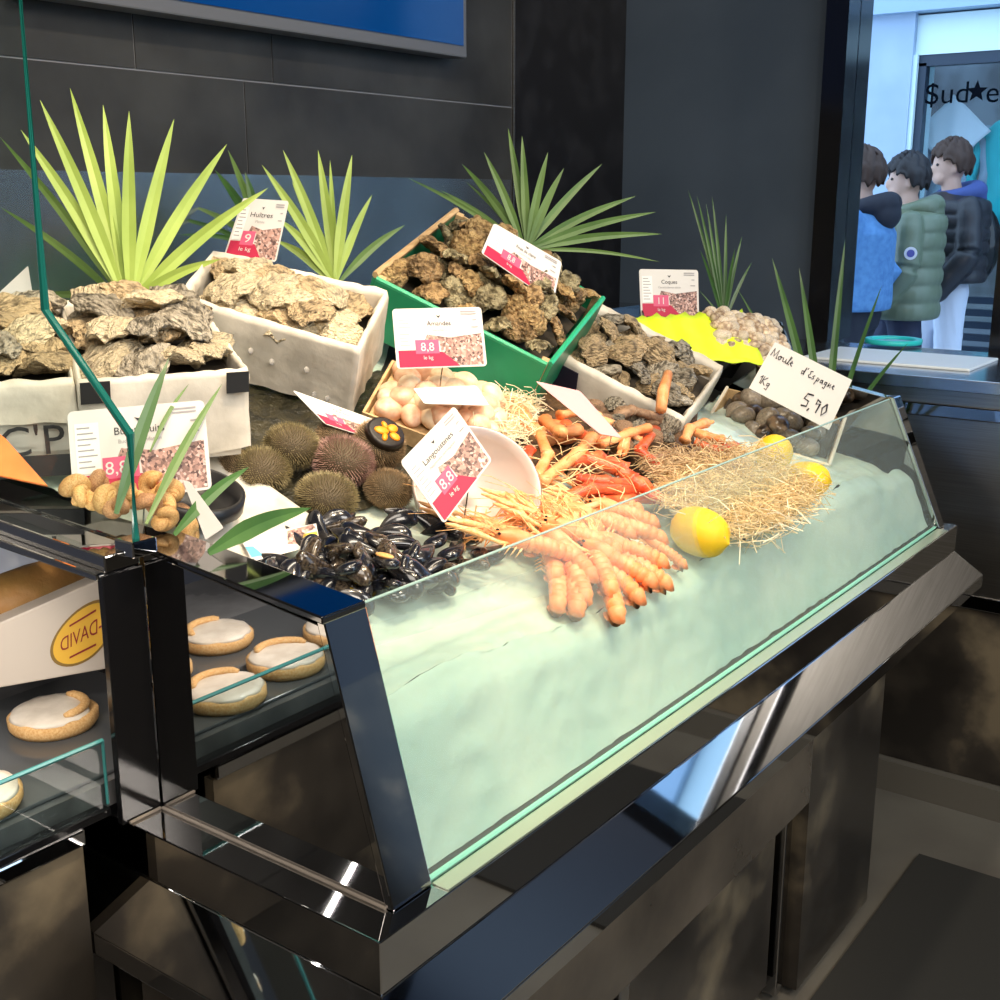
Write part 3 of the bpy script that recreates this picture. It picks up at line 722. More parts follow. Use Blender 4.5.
def liner(fr, drop, parent, m=PAPER, inn=.04, seed=1, puff=.008, gap=None, rise=.008, name='paper_liner'):
    b = MB(); V = []; K = 30
    per = []
    for (a, c) in (((0, 0), (1, 0)), ((1, 0), (1, 1)), ((1, 1), (0, 1)), ((0, 1), (0, 0))):
        for i in range(K):
            u = i/K; per.append((a[0]+(c[0]-a[0])*u, a[1]+(c[1]-a[1])*u))
    ctr = fr.at(.5, .5)
    prof = [('i', -inn), ('i', -inn*.5), ('i', 0), ('t', rise), ('o', 0), ('o', -.25), ('o', -.5), ('o', -.75), ('o', -1)]
    n = len(prof)
    for q, (u, v) in enumerate(per):
        p = fr.at(u, v); out = (p-ctr); out -= fr.n*out.dot(fr.n); out.normalize()
        nz = noise.noise(Vector((q*.15, seed*7, 0)))
        for r_, (kd, h) in enumerate(prof):
            w = noise.noise(p*28+Vector((seed, r_*1.3, 0)))*puff
            if kd == 'i': V.append(p-out*(.006+abs(w)*1.5)+fr.n*h)
            elif kd == 't': V.append(p+fr.n*(h+abs(w)))
            else: V.append(p+out*(.003+puff*.3+w*.8*(-h)**.5)+fr.n*(h*drop*(1+.10*nz)))
    Q = len(per)
    Fc = [(i*n+j, i*n+j+1, ((i+1) % Q)*n+j+1, ((i+1) % Q)*n+j) for i in range(Q) for j in range(n-1)]
    b.add(V, Fc); o = b.build(name, m, parent, True); return o
# ------------------------------------------------------------------ shell prototypes
def oyster_bm(seed, L=.5, W=.36, T=.13):
    b = MB(); n, k = 40, 18; V = []
    rnd = random.Random(seed); ph = rnd.random()*10; cv = rnd.uniform(-.12, .12)
    for i in range(k+1):
        rho = abs(math.cos(math.pi*i/k)); up = 1 if i <= k/2 else -1
        rad = math.sin(math.pi*i/k)
        for j in range(n):
            a = 2*math.pi*j/n; c = math.cos(a); s = math.sin(a)
            r = 1+.24*noise.noise(Vector((c*1.6+ph, s*1.6, seed)))+.12*noise.noise(Vector((c*5+ph, s*5, seed)))
            wid = W*(1+.28*c)
            x = L*c*r*rad; y = wid*s*r*rad+cv*x*x*2
            h = (1-rad**2.6)**.7
            rw_ = rad+.10*noise.noise(Vector((c*2+ph, s*2, rad*2)))
            stp = (rw_*6) % 1.0
            terr = -.22*(1-stp)*(rad > .12)
            z = up*T*(h*1.25+terr*.55)*(1 if up > 0 else .6)+.05*noise.noise(Vector((x*4+ph, y*4, seed*3)))+.018*noise.noise(Vector((x*14, y*14, seed)))+(.05*math.sin(a*4+ph)+.035*math.sin(a*9+ph*2))*rad**2-.10*x*x*2
            V.append((x, y, z))
    b.add(V, [(i*n+j, i*n+(j+1) % n, (i+1)*n+(j+1) % n, (i+1)*n+j) for i in range(k) for j in range(n)]); return b
def shell_bm(seed, L=.5, W=.42, T=.28, ridges=24, amp=.02):
    b = MB()
    def fn(v):
        a = math.atan2(v.y, v.x+L*.9)
        f = 1+amp*math.sin(a*ridges)
        x = v.x; pinch = 1-.25*max(0, -x/L)
        return Vector((v.x, v.y*pinch*f, v.z*pinch*f))
    b.ell((0, 0, 0), (L, W, T), 28, 14, fn=lambda v: fn(Vector((v.z*L/T, v.y, v.x*T/L))))
    return b
def mussel_bm():
    b = MB(); n, k = 16, 14; V = []
    for i in range(k+1):
        u = i/k; x = -.5+u
        w = .23*(math.sin(math.pi*min(1, u**.62)))**.75 if 0 < u < 1 else 0
        for j in range(n):
            a = 2*math.pi*j/n; y = w*math.cos(a)-.10*math.sin(math.pi*u)+.02; s = math.sin(a)
            z = .62*w*abs(s)**.8*(1 if s > 0 else -1)
            V.append((x, y*1.05, z))
    b.add(V, [(i*n+j, i*n+(j+1) % n, (i+1)*n+(j+1) % n, (i+1)*n+j) for i in range(k) for j in range(n)]); return b
def whelk_bm(seed=0):
    b = MB(); pts = []; rad = []
    for i in range(64):
        th = i*.30; g = math.exp(.105*th)*.030
        pts.append((g*1.2*math.cos(th), g*1.2*math.sin(th), -g*2.6)); rad.append(g*1.25)
    s = 1/(max(rad)*4.6); pts = [(x*s, y*s, (z)*s+.45) for x, y, z in pts]; rad = [r*s for r in rad]
    b.tube(pts, rad, 12); return b
def proto(bm_, name, m):
    o = bm_.build(name, m, None, True, world=False); return o
def place(o, loc, scale, rot, normal=None):
    o.location = loc; o.scale = (scale,)*3 if not isinstance(scale, (tuple, list)) else scale
    q = Vector((0, 0, 1)).rotation_difference(Vector(normal).normalized()).to_matrix() if normal is not None else Matrix.Identity(3)
    o.rotation_euler = (q @ Euler(rot).to_matrix()).to_euler()
def posword(items, getu):
    # words from where each thing lies inside its own container
    rw = ['near the front edge', 'in the middle row', 'towards the back']; cw = ['far left', 'left of centre', 'at the centre', 'right of centre', 'far right']
    out = []
    for it in items:
        u, v = getu(it); out.append('%s, %s' % (cw[max(0, min(4, int(u*5)))], rw[max(0, min(2, int(v*3)))]))
    return out
USED = {}
def heap(name, fr, nu, nv, protos, sizes, desc, cat, group, where, lift=.0, dome=.03, layers=2, seed=3, flat=.4, inset=.1, skip=None):
    rnd = random.Random(seed); cnt = 0
    cw = ['far left', 'centre left', 'centre', 'centre right', 'far right']; rw = ['front', 'middle', 'back']
    for lay in range(layers):
        iu = nu-lay; iv = max(1, nv-lay)
        for i in range(iu):
            for j in range(iv):
                u = (i+.5+rnd.uniform(-.3, .3))/iu; v = (j+.5+rnd.uniform(-.3, .3))/iv
                if lay: u = .5+(u-.5)*(1-.18*lay); v = .5+(v-.5)*(1-.18*lay)
                if skip and skip(u, v, lay): continue
                h = lift+dome*(1-(2*u-1)**2)*(1-(2*v-1)**2)+lay*sizes[0]*.30
                p = fr.at(u, v, h, inset); s = rnd.uniform(*sizes)
                pi = rnd.randrange(len(protos)); pr = protos[pi]
                if pr.get('used_once') is None and pr.get('label') is None: o = pr
                else: o = copy_tree(pr)
                place(o, p, s, (rnd.uniform(-flat, flat), rnd.uniform(-flat, flat), rnd.uniform(0, 6.28)), fr.n)
                o.name = name
                size = 'large' if s > sizes[0]+.66*(sizes[1]-sizes[0]) else ('small' if s < sizes[0]+.33*(sizes[1]-sizes[0]) else 'mid-sized')
                d = desc[pi % len(desc)]
                ly = 'on top of the heap' if lay == layers-1 and layers > 1 else ('in the lower layer' if layers > 1 else 'in the layer')
                lab = '%s %s %s %s, %s %s' % (size, d, where, {'on top of the heap': 'on top', 'in the lower layer': 'underneath', 'in the layer': ''}[ly], cw[min(4, max(0, int(u*5)))], rw[min(2, max(0, int(v*3)))])
                tag(o, lab, cat, group); cnt += 1
    return cnt
def protos_for(kind, mats, seeds, name):
    out = []
    for m in mats:
        for s in seeds:
            if kind == 'oyster': out.append(proto(oyster_bm(s), name, m))
            elif kind == 'shell': out.append(proto(shell_bm(s), name, m))
    # interleave so that index modulo count of materials gives the tone
    k = len(seeds); return [out[i*k+j] for j in range(k) for i in range(len(mats))]
OYDESC = ['tan rough oyster', 'grey rough oyster', 'cream smooth oyster']
OYDESC2 = ['dark brown craggy oyster', 'olive craggy oyster', 'ochre craggy oyster']

# ------------------------------------------------------------------ crates and boxes of shellfish
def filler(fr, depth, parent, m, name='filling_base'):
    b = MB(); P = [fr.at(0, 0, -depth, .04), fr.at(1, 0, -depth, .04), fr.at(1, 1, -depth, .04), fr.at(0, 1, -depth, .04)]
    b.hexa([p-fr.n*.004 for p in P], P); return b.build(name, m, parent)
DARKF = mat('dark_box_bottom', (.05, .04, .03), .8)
# --- two white cartons at the left
fA = Frame([(-62, 312), (-92, 392), (73, 385), (62, 305)], 1.75, (0, -.25, 1))
fB = Frame([(62, 306), (79, 386), (247, 374), (196, 305)], 1.78, (0, -.25, 1))
BLK = mat('black_print', (.02, .02, .022), .5)
def corner_patch(fr, u0, u1, v, h, parent, m=BLK, side='front'):
    b = MB(); out = -fr.e2 if side == 'front' else fr.e1
    P = [fr.at(u0, v, .008), fr.at(u1, v, .008), fr.at(u1, v, -h), fr.at(u0, v, -h)]
    b.hexa([p+out*.011 for p in P], [p+out*.013 for p in P]); return b.build('corner_patch', m, parent)
for fr, nm, lab, sd in ((fA, 'A', 'white carton of oysters at the far left edge with black lettering on its side', 3), (fB, 'B', 'white paper-lined carton of oysters behind the bulots price card', 5)):
    t = thing('oyster_carton', lab, 'box', fr.at(.5, .5, -.13), 'white oyster cartons at the left')
    open_box(fr, .125, CARTON, t, 'carton'); filler(fr, .02, t, DARKF)
    liner(fr, .05 if nm == 'A' else .11, t, seed=sd, puff=.008)
    if nm == 'A':
        o = fr.at(.62, 0, -.085)-fr.e2*.014
        texton("C'P", fr.at(.50, 0, -.075), fr.e1, fr.n, .06, BLK, 'lettering', t, depth=.012)
        b = MB(); P = [fr.at(.0, 0, -.095), fr.at(1, 0, -.095), fr.at(1, 0, -.125), fr.at(0, 0, -.125)]; b.hexa([p-fr.e2*.006 for p in P], [p-fr.e2*.009 for p in P]); b.build('black_band', BLK, t)
    else:
        corner_patch(fr, 0, .17, 0, .022, t); corner_patch(fr, .86, 1, 0, .022, t)
oyP = protos_for('oyster', OYS, (1, 2, 5), 'oyster')
heap('oyster', fA, 4, 4, oyP, (.085, .115), OYDESC, 'oyster', 'oysters in the far left carton', 'in the far left carton', lift=.0, dome=.02, layers=2, seed=11, flat=.35)
heap('oyster', fB, 4, 4, oyP, (.085, .115), OYDESC, 'oyster', 'oysters in the left carton', 'in the carton behind the bulots card', lift=.0, dome=.03, layers=2, seed=12, flat=.35)
# --- white paper-lined box in the middle left
f2 = Frame([(213, 258), (178, 302), (357, 354), (386, 298)], 2.1, (0, -.4, 1))
t = thing('oyster_box', 'white paper-lined box of flat oysters between the light palm fans', 'box', f2.at(.5, .5, -.14))
open_box(f2, .125, CARTON, t, 'carton'); filler(f2, .035, t, DARKF); liner(f2, .12, t, seed=9, puff=.008, rise=.014)
b = MB(); P = [f2.at(0, 0, .004), f2.at(.06, 0, .004), f2.at(.05, 0, -.03), f2.at(0.0, 0, -.03)]; b.hexa([p-f2.e2*.011 for p in P], [p-f2.e2*.013 for p in P]); b.build('corner_patch', BLK, t)
b = MB()
rr = random.Random(4)
for q in range(9):
    c = f2.at(rr.uniform(.1, .95), 0, -rr.uniform(.03, .11))-f2.e2*.019
    b.ell(c, (.006, .003, .006), 10, 6)
b.build('printed_dots', mat('grey_dot', (.33, .31, .28), .6), t)
heap('oyster', f2, 5, 3, [oyP[0], oyP[2], oyP[3], oyP[5]], (.085, .115), ['tan flat oyster', 'cream flat oyster'], 'oyster', 'oysters in the middle white box', 'in the middle white box', lift=-.008, dome=.018, layers=2, seed=21, flat=.25, inset=.13)
# --- green crate
f3 = Frame([(458, 214), (377, 279), (547, 365), (600, 299)], 2.45, (0, -.45, 1))
t = thing('green_crate', 'green painted wooden crate of craggy oysters at the centre', 'crate', f3.at(.5, .5, -.14))
h3 = .12
def board(fr, a, c, h, th, parent, m, name, up=.0):
    b = MB(); p0 = fr.at(*a); p1 = fr.at(*c); ctr = fr.at(.5, .5); mid = (p0+p1)/2; d = (p1-p0).normalized(); out = d.cross(fr.n).normalized()
    if out.dot(mid-ctr) < 0: out = -out
    b.hexa([p0-fr.n*h, p1-fr.n*h, p1-fr.n*h+out*th, p0-fr.n*h+out*th], [p0+fr.n*up, p1+fr.n*up, p1+fr.n*up+out*th, p0+fr.n*up+out*th])
    return bevel(b.build(name, m, parent), .0015)
board(f3, (0, 0), (1, 0), h3, .008, t, GREENW, 'side_board'); board(f3, (0, 1), (1, 1), h3, .008, t, GREENW, 'side_board')
board(f3, (0, 0), (0, 1), h3, .010, t, GREENW, 'end_board', .004); board(f3, (1, 0), (1, 1), h3, .010, t, GREENW, 'end_board', .004)
b = MB(); b.tube([f3.at(0, 0, .006)-f3.e1*.006, f3.at(0, 1, .006)-f3.e1*.006], .007, 6); b.build('wooden_edge', WOOD, t)
b = MB(); b.tube([f3.at(0, 0, .003)-f3.e2*.004, f3.at(1, 0, .003)-f3.e2*.004], .0055, 6); b.build('green_rim', GREENR, t)
b = MB(); b.tube([f3.at(1, 0, .005)+f3.e1*.005, f3.at(1, 1, .005)+f3.e1*.005], .006, 6); b.build('green_rim', GREENR, t)
b = MB(); P = [f3.at(.0, 1, .004), f3.at(.22, 1, .004), f3.at(.27, 1, -.035), f3.at(.0, 1, -.035)]; b.hexa([p-f3.e2*.004 for p in P], [p-f3.e2*.001 for p in P]); b.build('bare_wood_panel', WOOD, t)
for uv in ((0, 0), (1, 0), (1, 1), (0, 1)):
    b = MB(); c = f3.at(*uv, 0, .02); b.tube([c-f3.n*h3, c+f3.n*.006], .011, 4); b.build('corner_block', WOOD, t)
b = MB(); P = [f3.at(0, 0, -h3+.004), f3.at(1, 0, -h3+.004), f3.at(1, 1, -h3+.004), f3.at(0, 1, -h3+.004)]; b.hexa([p-f3.n*.004 for p in P], P); b.build('bottom_board', GREENW, t)
filler(f3, .03, t, DARKF)
oyD = protos_for('oyster', OYD, (3, 4), 'oyster')
heap('oyster', f3, 7, 5, oyD, (.062, .09), OYDESC2, 'oyster', 'oysters in the green crate', 'in the green crate', lift=.008, dome=.02, layers=3, seed=31, flat=.8, inset=.035)
# --- white box right of the crate
f4 = Frame([(596, 309), (553, 356), (682, 424), (720, 372)], 2.6, (0, -.45, 1))
t = thing('oyster_box', 'white paper-lined box of oysters right of the green crate', 'box', f4.at(.5, .5, -.12))
open_box(f4, .11, CARTON, t, 'carton'); filler(f4, .025, t, DARKF); liner(f4, .09, t, seed=15, puff=.009, rise=.016)
b = MB(); P = [f4.at(-.05, 0, .0), f4.at(.22, 0, .0), f4.at(.27, 0, -.06), f4.at(-.05, 0, -.09)]; b.hexa([p-f4.e2*.014 for p in P], [p-f4.e2*.017 for p in P]); b.build('black_label', mat('black_label', (.012, .012, .03), .4), t)
heap('oyster', f4, 5, 4, [oyP[1], oyP[0], oyP[4], oyP[3]], (.065, .095), ['grey cupped oyster', 'tan cupped oyster'], 'oyster', 'oysters in the right white box', 'in the right white box', lift=-.004, dome=.025, layers=2, seed=41, flat=.7, inset=.05)
# --- small wooden box of dark shells at the right
f5 = Frame([(727, 388), (703, 428), (829, 466), (846, 416)], 2.72, (0, -.5, 1))
t = thing('wooden_box', 'small pale wooden box of dark shells under the handwritten card', 'box', f5.at(.5, .5, -.08))
open_box(f5, .075, WOOD, t, 'wooden_walls', .005); filler(f5, .02, t, DARKF)
b = MB(); b.tube([f5.at(1, 0, .002), f5.at(1, 1, .002)], .004, 6); b.tube([f5.at(0, 0, .002), f5.at(0, 1, .002)], .004, 6); b.tube([f5.at(0, 0, .002), f5.at(1, 0, .002)], .004, 6); b.build('box_rim', mat('cream_rim', (.8, .72, .58), .5), t)
bp = [proto(shell_bm(1, .5, .4, .3, 8, .01), 'dark_clam', BIGM), proto(shell_bm(2, .5, .42, .33, 8, .01), 'dark_clam', mat('grey_brown_shell', (.16, .13, .10), .3, col2=(.28, .23, .17), scale=14, var=.3))]
heap('dark_clam', f5, 5, 3, bp, (.05, .075), ['dark brown clam', 'grey brown clam'], 'clam', 'dark shells in the small wooden box', 'in the small wooden box', lift=-.005, dome=.02, layers=2, seed=51, flat=.6)
# --- basket of pale almond clams
f6 = Frame([(392, 360), (362, 412), (498, 462), (518, 398)], 2.12, (0, -.4, 1))
t = thing('clam_basket', 'pale wooden basket heaped with cream round clams', 'basket', f6.at(.5, .5, -.07))
open_box(f6, .06, WOOD, t, 'basket_wall', .005); filler(f6, .01, t, WOOD)
ap = [proto(shell_bm(1, .5, .46, .36, 30, .008), 'almond_clam', ALM), proto(shell_bm(2, .5, .44, .38, 30, .008), 'almond_clam', mat('pink_clam_shell', (.78, .42, .26), .4, col2=(.85, .60, .42), scale=4, var=.1))]
heap('almond_clam', f6, 5, 5, ap, (.048, .062), ['cream round clam', 'pinkish round clam'], 'clam', 'cream clams in the wooden basket', 'in the wooden basket', lift=.0, dome=.018, layers=2, seed=61, flat=.6, inset=.07)
# --- cockles at the back right
f7 = Frame([(640, 305), (655, 357), (800, 368), (782, 322)], 2.95, (0, -.35, 1))
t = thing('cockle_tray', 'dark shallow tray of cockles at the back below the small card', 'tray', f7.at(.5, .5, -.06))
open_box(f7, .05, BLACKM, t, 'tray_wall', .004); filler(f7, .01, t, DARKF)
texton('Coques', onPl(650, 330, f7.at(.5, .5, .040), f7.n), f7.e1, f7.e2, .05, INK, 'x', None) if False else None
cp = [proto(shell_bm(1, .5, .46, .36, 22, .04), 'cockle', COQ), proto(shell_bm(2, .5, .44, .38, 22, .04), 'cockle', mat('pale_cockle', (.42, .34, .24), .45, col2=(.72, .62, .48), scale=20, var=.2))]
heap('cockle', f7, 14, 7, cp, (.032, .046), ['brown cockle', 'pale cockle'], 'cockle', 'cockles in the back tray', 'in the back right tray', lift=.0, dome=.03, layers=2, seed=71, flat=.7, inset=.04, skip=lambda u, v, l: u < .42)
# fluorescent paper lying over the left half of the cockles
V = []; Fc = []; K = 24
q = [(628, 318), (640, 356), (765, 364), (742, 312)]
for i in range(K+1):
    for j in range(10):
        u = i/K; v = j/9
        x = (q[1][0]*(1-u)+q[2][0]*u)*(1-v)+(q[0][0]*(1-u)+q[3][0]*u)*v; y = (q[1][1]*(1-u)+q[2][1]*u)*(1-v)+(q[0][1]*(1-u)+q[3][1]*u)*v
        if v == 1: y -= 3*(i % 3 == 0)
        p = onPl(x, y, f7.at(.5, .5, .035), f7.n); V.append(p+f7.n*(.002*math.sin(i*1.3)+.002*math.sin(j*1.7+i)))
for i in range(K):
    for j in range(9): k = i*10+j; Fc.append((k, k+1, k+11, k+10))
o = mesh('fluorescent_paper', V, Fc, mat('fluorescent_yellow', (.68, .88, .02), .5), None, True); s = o.modifiers.new('s', 'SOLIDIFY'); s.thickness = .0015
tag(recenter(o), 'bright yellow-green paper with scalloped edge on the cockles', 'paper')
# ------------------------------------------------------------------ dark sheets on the ice for shade under the goods; brown seaweed under crabs
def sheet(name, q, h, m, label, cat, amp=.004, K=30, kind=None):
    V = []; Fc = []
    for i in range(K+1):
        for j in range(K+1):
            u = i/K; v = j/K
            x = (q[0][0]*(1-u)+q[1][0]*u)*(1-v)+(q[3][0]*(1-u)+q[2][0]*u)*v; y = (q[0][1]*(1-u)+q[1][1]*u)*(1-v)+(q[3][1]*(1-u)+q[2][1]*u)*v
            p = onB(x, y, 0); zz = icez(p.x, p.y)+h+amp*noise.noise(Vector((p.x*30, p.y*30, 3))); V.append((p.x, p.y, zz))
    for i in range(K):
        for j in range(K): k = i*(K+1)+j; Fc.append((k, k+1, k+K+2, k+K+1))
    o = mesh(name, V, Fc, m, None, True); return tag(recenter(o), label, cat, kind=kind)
sheet('shade_seaweed_bed', [(232, 560), (480, 470), (440, 382), (205, 380)], .012, mat('urchin_shade', (.010, .010, .006), .45, col2=(.035, .03, .014), scale=40, bump=.8, bscale=90), 'dark sheet standing in for the shade under the sea urchins', 'seaweed', .012, kind='stuff')  # shadow under the urchins, made as a dark bumpy sheet
sheet('shade_seaweed_bed', [(505, 478), (690, 478), (700, 400), (535, 385)], .010, mat('brown_seaweed', (.06, .03, .015), .5, col2=(.16, .08, .03), scale=40, bump=.8, bscale=90), 'brown seaweed spread under the crabs', 'seaweed', .012, kind='stuff')
sheet('gap_shade_sheet', [(380, 380), (700, 405), (770, 330), (420, 250)], .005, mat('gap_shade_black', (.012, .012, .012), .5), 'black sheet standing in for the shaded gaps under the crates', 'sheet', .003)  # black sheet added so the gaps between boxes read as shade
# ------------------------------------------------------------------ mussels
mu = mussel_bm().build('mussel', MUS, None, True, world=False); muL = [mu]
MUS2 = mat('mussel_shell_brown', (.025, .018, .014), .2, col2=(.12, .09, .06), scale=14, ramp=(.4, .7), var=.3, coat=.5)
m2 = mussel_bm().build('mussel', MUS2, None, True, world=False); muL.append(m2)
rnd = random.Random(5)
poly = [(238, 566), (262, 545), (300, 532), (322, 518), (370, 512), (410, 520), (450, 530), (482, 540), (498, 552), (450, 578), (402, 592), (366, 608), (330, 596), (290, 584)]
def inside(x, y, P):
    r = False
    for i in range(len(P)):
        x0, y0 = P[i]; x1, y1 = P[i-1]
        if (y0 > y) != (y1 > y) and x < (x1-x0)*(y-y0)/(y1-y0)+x0: r = not r
    return r
c = 0; pts = []
while len(pts) < 96:
    x = rnd.uniform(236, 500); y = rnd.uniform(508, 610)
    if inside(x, y, poly): pts.append((x, y))
def zone(x, y):
    a = 'at the left end' if x < 300 else ('left of centre' if x < 355 else ('at the centre' if x < 405 else ('right of centre' if x < 450 else 'at the right end')))
    return a, ('at the back' if y < 535 else ('in the middle' if y < 565 else 'at the front'))
first = [True, True]
for i, (x, y) in enumerate(pts):
    k = i % 4 == 3; src = muL[1 if k else 0]
    o = src if first[k] else copy_tree(src); first[k] = False
    mound = max(0, 1-((x-385)/130)**2)*max(0, 1-((y-555)/60)**2)
    h = .012+(.045*mound if i > 40 else .02*mound)
    s = rnd.uniform(.050, .068)
    place(o, onB(x, y, h), s, (rnd.uniform(-1.1, 1.1), rnd.uniform(-.5, .5), rnd.uniform(0, 6.28)), (0, -.3, 1))
    a, bb = zone(x, y); tag(o, '%s %s mussel %s, %s of the black heap' % ('large' if s > .062 else ('small' if s < .055 else 'mid-sized'), 'brown' if k else 'black', a, bb), 'mussel', 'mussels heaped on the ice')
o = copy_tree(mu); place(o, onB(384, 562, .075), .058, (0, .5, 1.2), (0, -.5, 1)); tag(o, 'open mussel showing bright orange flesh at the centre of the heap', 'mussel', 'mussels heaped on the ice')
b = MB(); b.ell((.05, -.03, .14), (.33, .16, .05), 14, 8); m_ = b.build('orange_flesh', MUSM, o, True, world=False)
# cling film over the front of the mussels
V = []; Fc = []; K = 40
for i in range(K+1):
    u = i/K; x = 372+(552-372)*u
    for j in range(8):
        v = j/7; y = (636-58*u)+(v-.5)*(22+8*u)
        p = onB(x, y, .03); z = p.z; p.y = gp(0, z).y+.012+.006*(1+noise.noise(Vector((i*.5, j*.8, 3))))
        d = ray(x, y); p = CAM+d*((p.y-CAM.y)/d.y); V.append(p)
for i in range(K):
    for j in range(7): k = i*8+j; Fc.append((k, k+1, k+9, k+8))
o = mesh('cling_film', V, Fc, FILM, None, True); tag(recenter(o), 'crumpled clear film strip between the mussels and the glass', 'film')
# ------------------------------------------------------------------ sea urchins
def urchin(mb, R_=.5, n=1500, seed=1, open_=False):
    root = bpy.data.objects.new('sea_urchin', None); COL.objects.link(root)
    b = MB(); b.ell((0, 0, 0), (R_*.86, R_*.86, R_*.64), 22, 14); b.build('test', URD, root, True, world=False)
    b = MB(); rn = random.Random(seed)
    for i in range(n):
        z = 1-2*(i+.5)/n; r = math.sqrt(1-z*z); a = i*2.39996
        if open_ and z > .62: continue
        d = Vector((r*math.cos(a), r*math.sin(a), z)); d2 = (Vector((d.x, d.y, d.z*1.1))+Vector((rn.uniform(-.3, .3), rn.uniform(-.3, .3), rn.uniform(-.3, .3)))).normalized()
        p0 = Vector((d.x*R_*.85, d.y*R_*.85, d.z*R_*.63)); L = R_*rn.uniform(.13, .20); p1 = p0+d2*L
        ax = d2.orthogonal().normalized()*R_*.017; ay = d2.cross(ax).normalized()*R_*.017
        b.add([p0+ax, p0-ax*.5+ay*.87, p0-ax*.5-ay*.87, p1], [(0, 1, 3), (1, 2, 3), (2, 0, 3)])
    o = mesh('spines', b.V, b.F, mb, root, False, world=False); tag(o, kind='stuff')
    return root
ULIST = [(262, 470, .042, .03, 0, 'olive green sea urchin, lowest at the left of the group'), (292, 446, .042, .055, 0, 'brownish green sea urchin at the top left of the group'), (343, 461, .047, .05, 1, 'purple brown sea urchin in the middle of the group'),
         (327, 497, .044, .035, 0, 'olive sea urchin nearest the mussels'), (389, 489, .037, .03, 2, 'brown sea urchin next to the white bowl'), (338, 438, .036, .04, 2, 'dark sea urchin half hidden behind the purple one'),
         (240, 470, .035, .02, 2, 'small brown sea urchin beside the crumpled white paper')]
UP = [urchin(URB[k], seed=k+1) for k in range(3)]; uu = [False]*3
for x, y, s, h, k, lab in ULIST:
    o = UP[k] if not uu[k] else copy_tree(UP[k]); uu[k] = True
    place(o, onB(x, y, h), s*2*1.12, (0, 0, x), (0, -.3, 1)); tag(o, lab, 'sea urchin', 'sea urchins heaped behind the mussels')
o = urchin(URB[2], seed=9, open_=True); place(o, onB(379, 444, .055), .094, (.1, .2, 0), (-.35, -.65, .9)); tag(o, 'cut open sea urchin showing orange roe behind the group', 'sea urchin', 'sea urchins heaped behind the mussels')
b = MB(); V = []
b.tube([(0, 0, .22), (0, 0, .325), (0, 0, .33)], [.36, .33, .29], 20); b.build('open_cavity', mat('urchin_cavity', (.012, .008, .006), .4), o, True, world=False)
for k in range(5):
    a = k*1.2566; b = MB(); b.ell((.15*math.cos(a)*(1+.3*math.sin(k*2.3)), .13*math.sin(a)*(1+.3*math.cos(k*1.7)), .335), (.11+.03*math.sin(k*4), .07+.02*math.cos(k*3), .04), 10, 8, rot=Matrix.Rotation(a, 3, 'Z')); b.build('roe', ROE, o, True, world=False)
# ------------------------------------------------------------------ langoustines
def langoustine():
    r = bpy.data.objects.new('langoustine', None); COL.objects.link(r)
    # length 1 from tail end (x=0) to the beak (x=1); belly down
    b = MB(); pts = []; rad = []
    pts += [(.06, 0, -.075), (.015, 0, -.055), (-.005, 0, -.012)]; rad += [.06, .085, .098]
    for sg in range(6):
        x0 = .02+sg*.095
        for q, rr in ((0, .088), (.3, .113), (.8, .115), (.97, .090)):
            pts.append((x0+q*.095, 0, .01+.025*math.sin(math.pi*min(1, (x0+q*.095)/.6)))); rad.append(rr*(.96+.02*sg))
    b.tube(pts, rad, 14, flat=.92); b.build('abdomen', LANG, r, True, world=False)
    b = MB(); b.tube([(.05, 0, -.10), (.12, 0, -.125), (.19, 0, -.13)], [.085, .10, .085], 10, flat=.3); b.build('tail_fan', LANG, r, True, world=False)
    b = MB(); b.tube([(.59, 0, .01), (.62, 0, .02), (.75, 0, .022), (.88, 0, .012), (.95, 0, .015), (1.02, 0, .03)], [.10, .108, .112, .085, .045, .008], 14, flat=1.05); b.build('carapace', LANG, r, True, world=False)
    for s in (-1, 1):
        b = MB(); b.tube([(.80, s*.07, -.03), (.95, s*.14, -.02), (1.08, s*.15, 0), (1.14, s*.13, .0), (1.32, s*.10, .005), (1.40, s*.09, 0), (1.62, s*.085, 0)], [.022, .026, .026, .036, .044, .036, .01], 8)
        b.tube([(1.38, s*.06, 0), (1.5, s*.045, .0), (1.6, s*.06, 0)], [.02, .018, .007], 6); b.build('claw', LANGC, r, True, world=False)
        b = MB(); b.tube([(.95, s*.03, .02), (1.2, s*.15, .12), (1.5, s*.32, .10), (1.8, s*.4, .02)], [.008, .006, .005, .003], 5); b.build('antenna', LANGC, r, True, world=False)
        b = MB(); b.ell((.96, s*.045, .045), (.022, .018, .018), 8, 6); b.build('eye', BLACKM, r, True, world=False)
        for q in range(4):
            b = MB(); x = .64+q*.07; b.tube([(x, s*.08, -.05), (x+.05, s*.19, .0), (x+.10, s*.24, -.10)], [.014, .012, .006], 6); b.build('leg', LANGC, r, True, world=False)
    return r
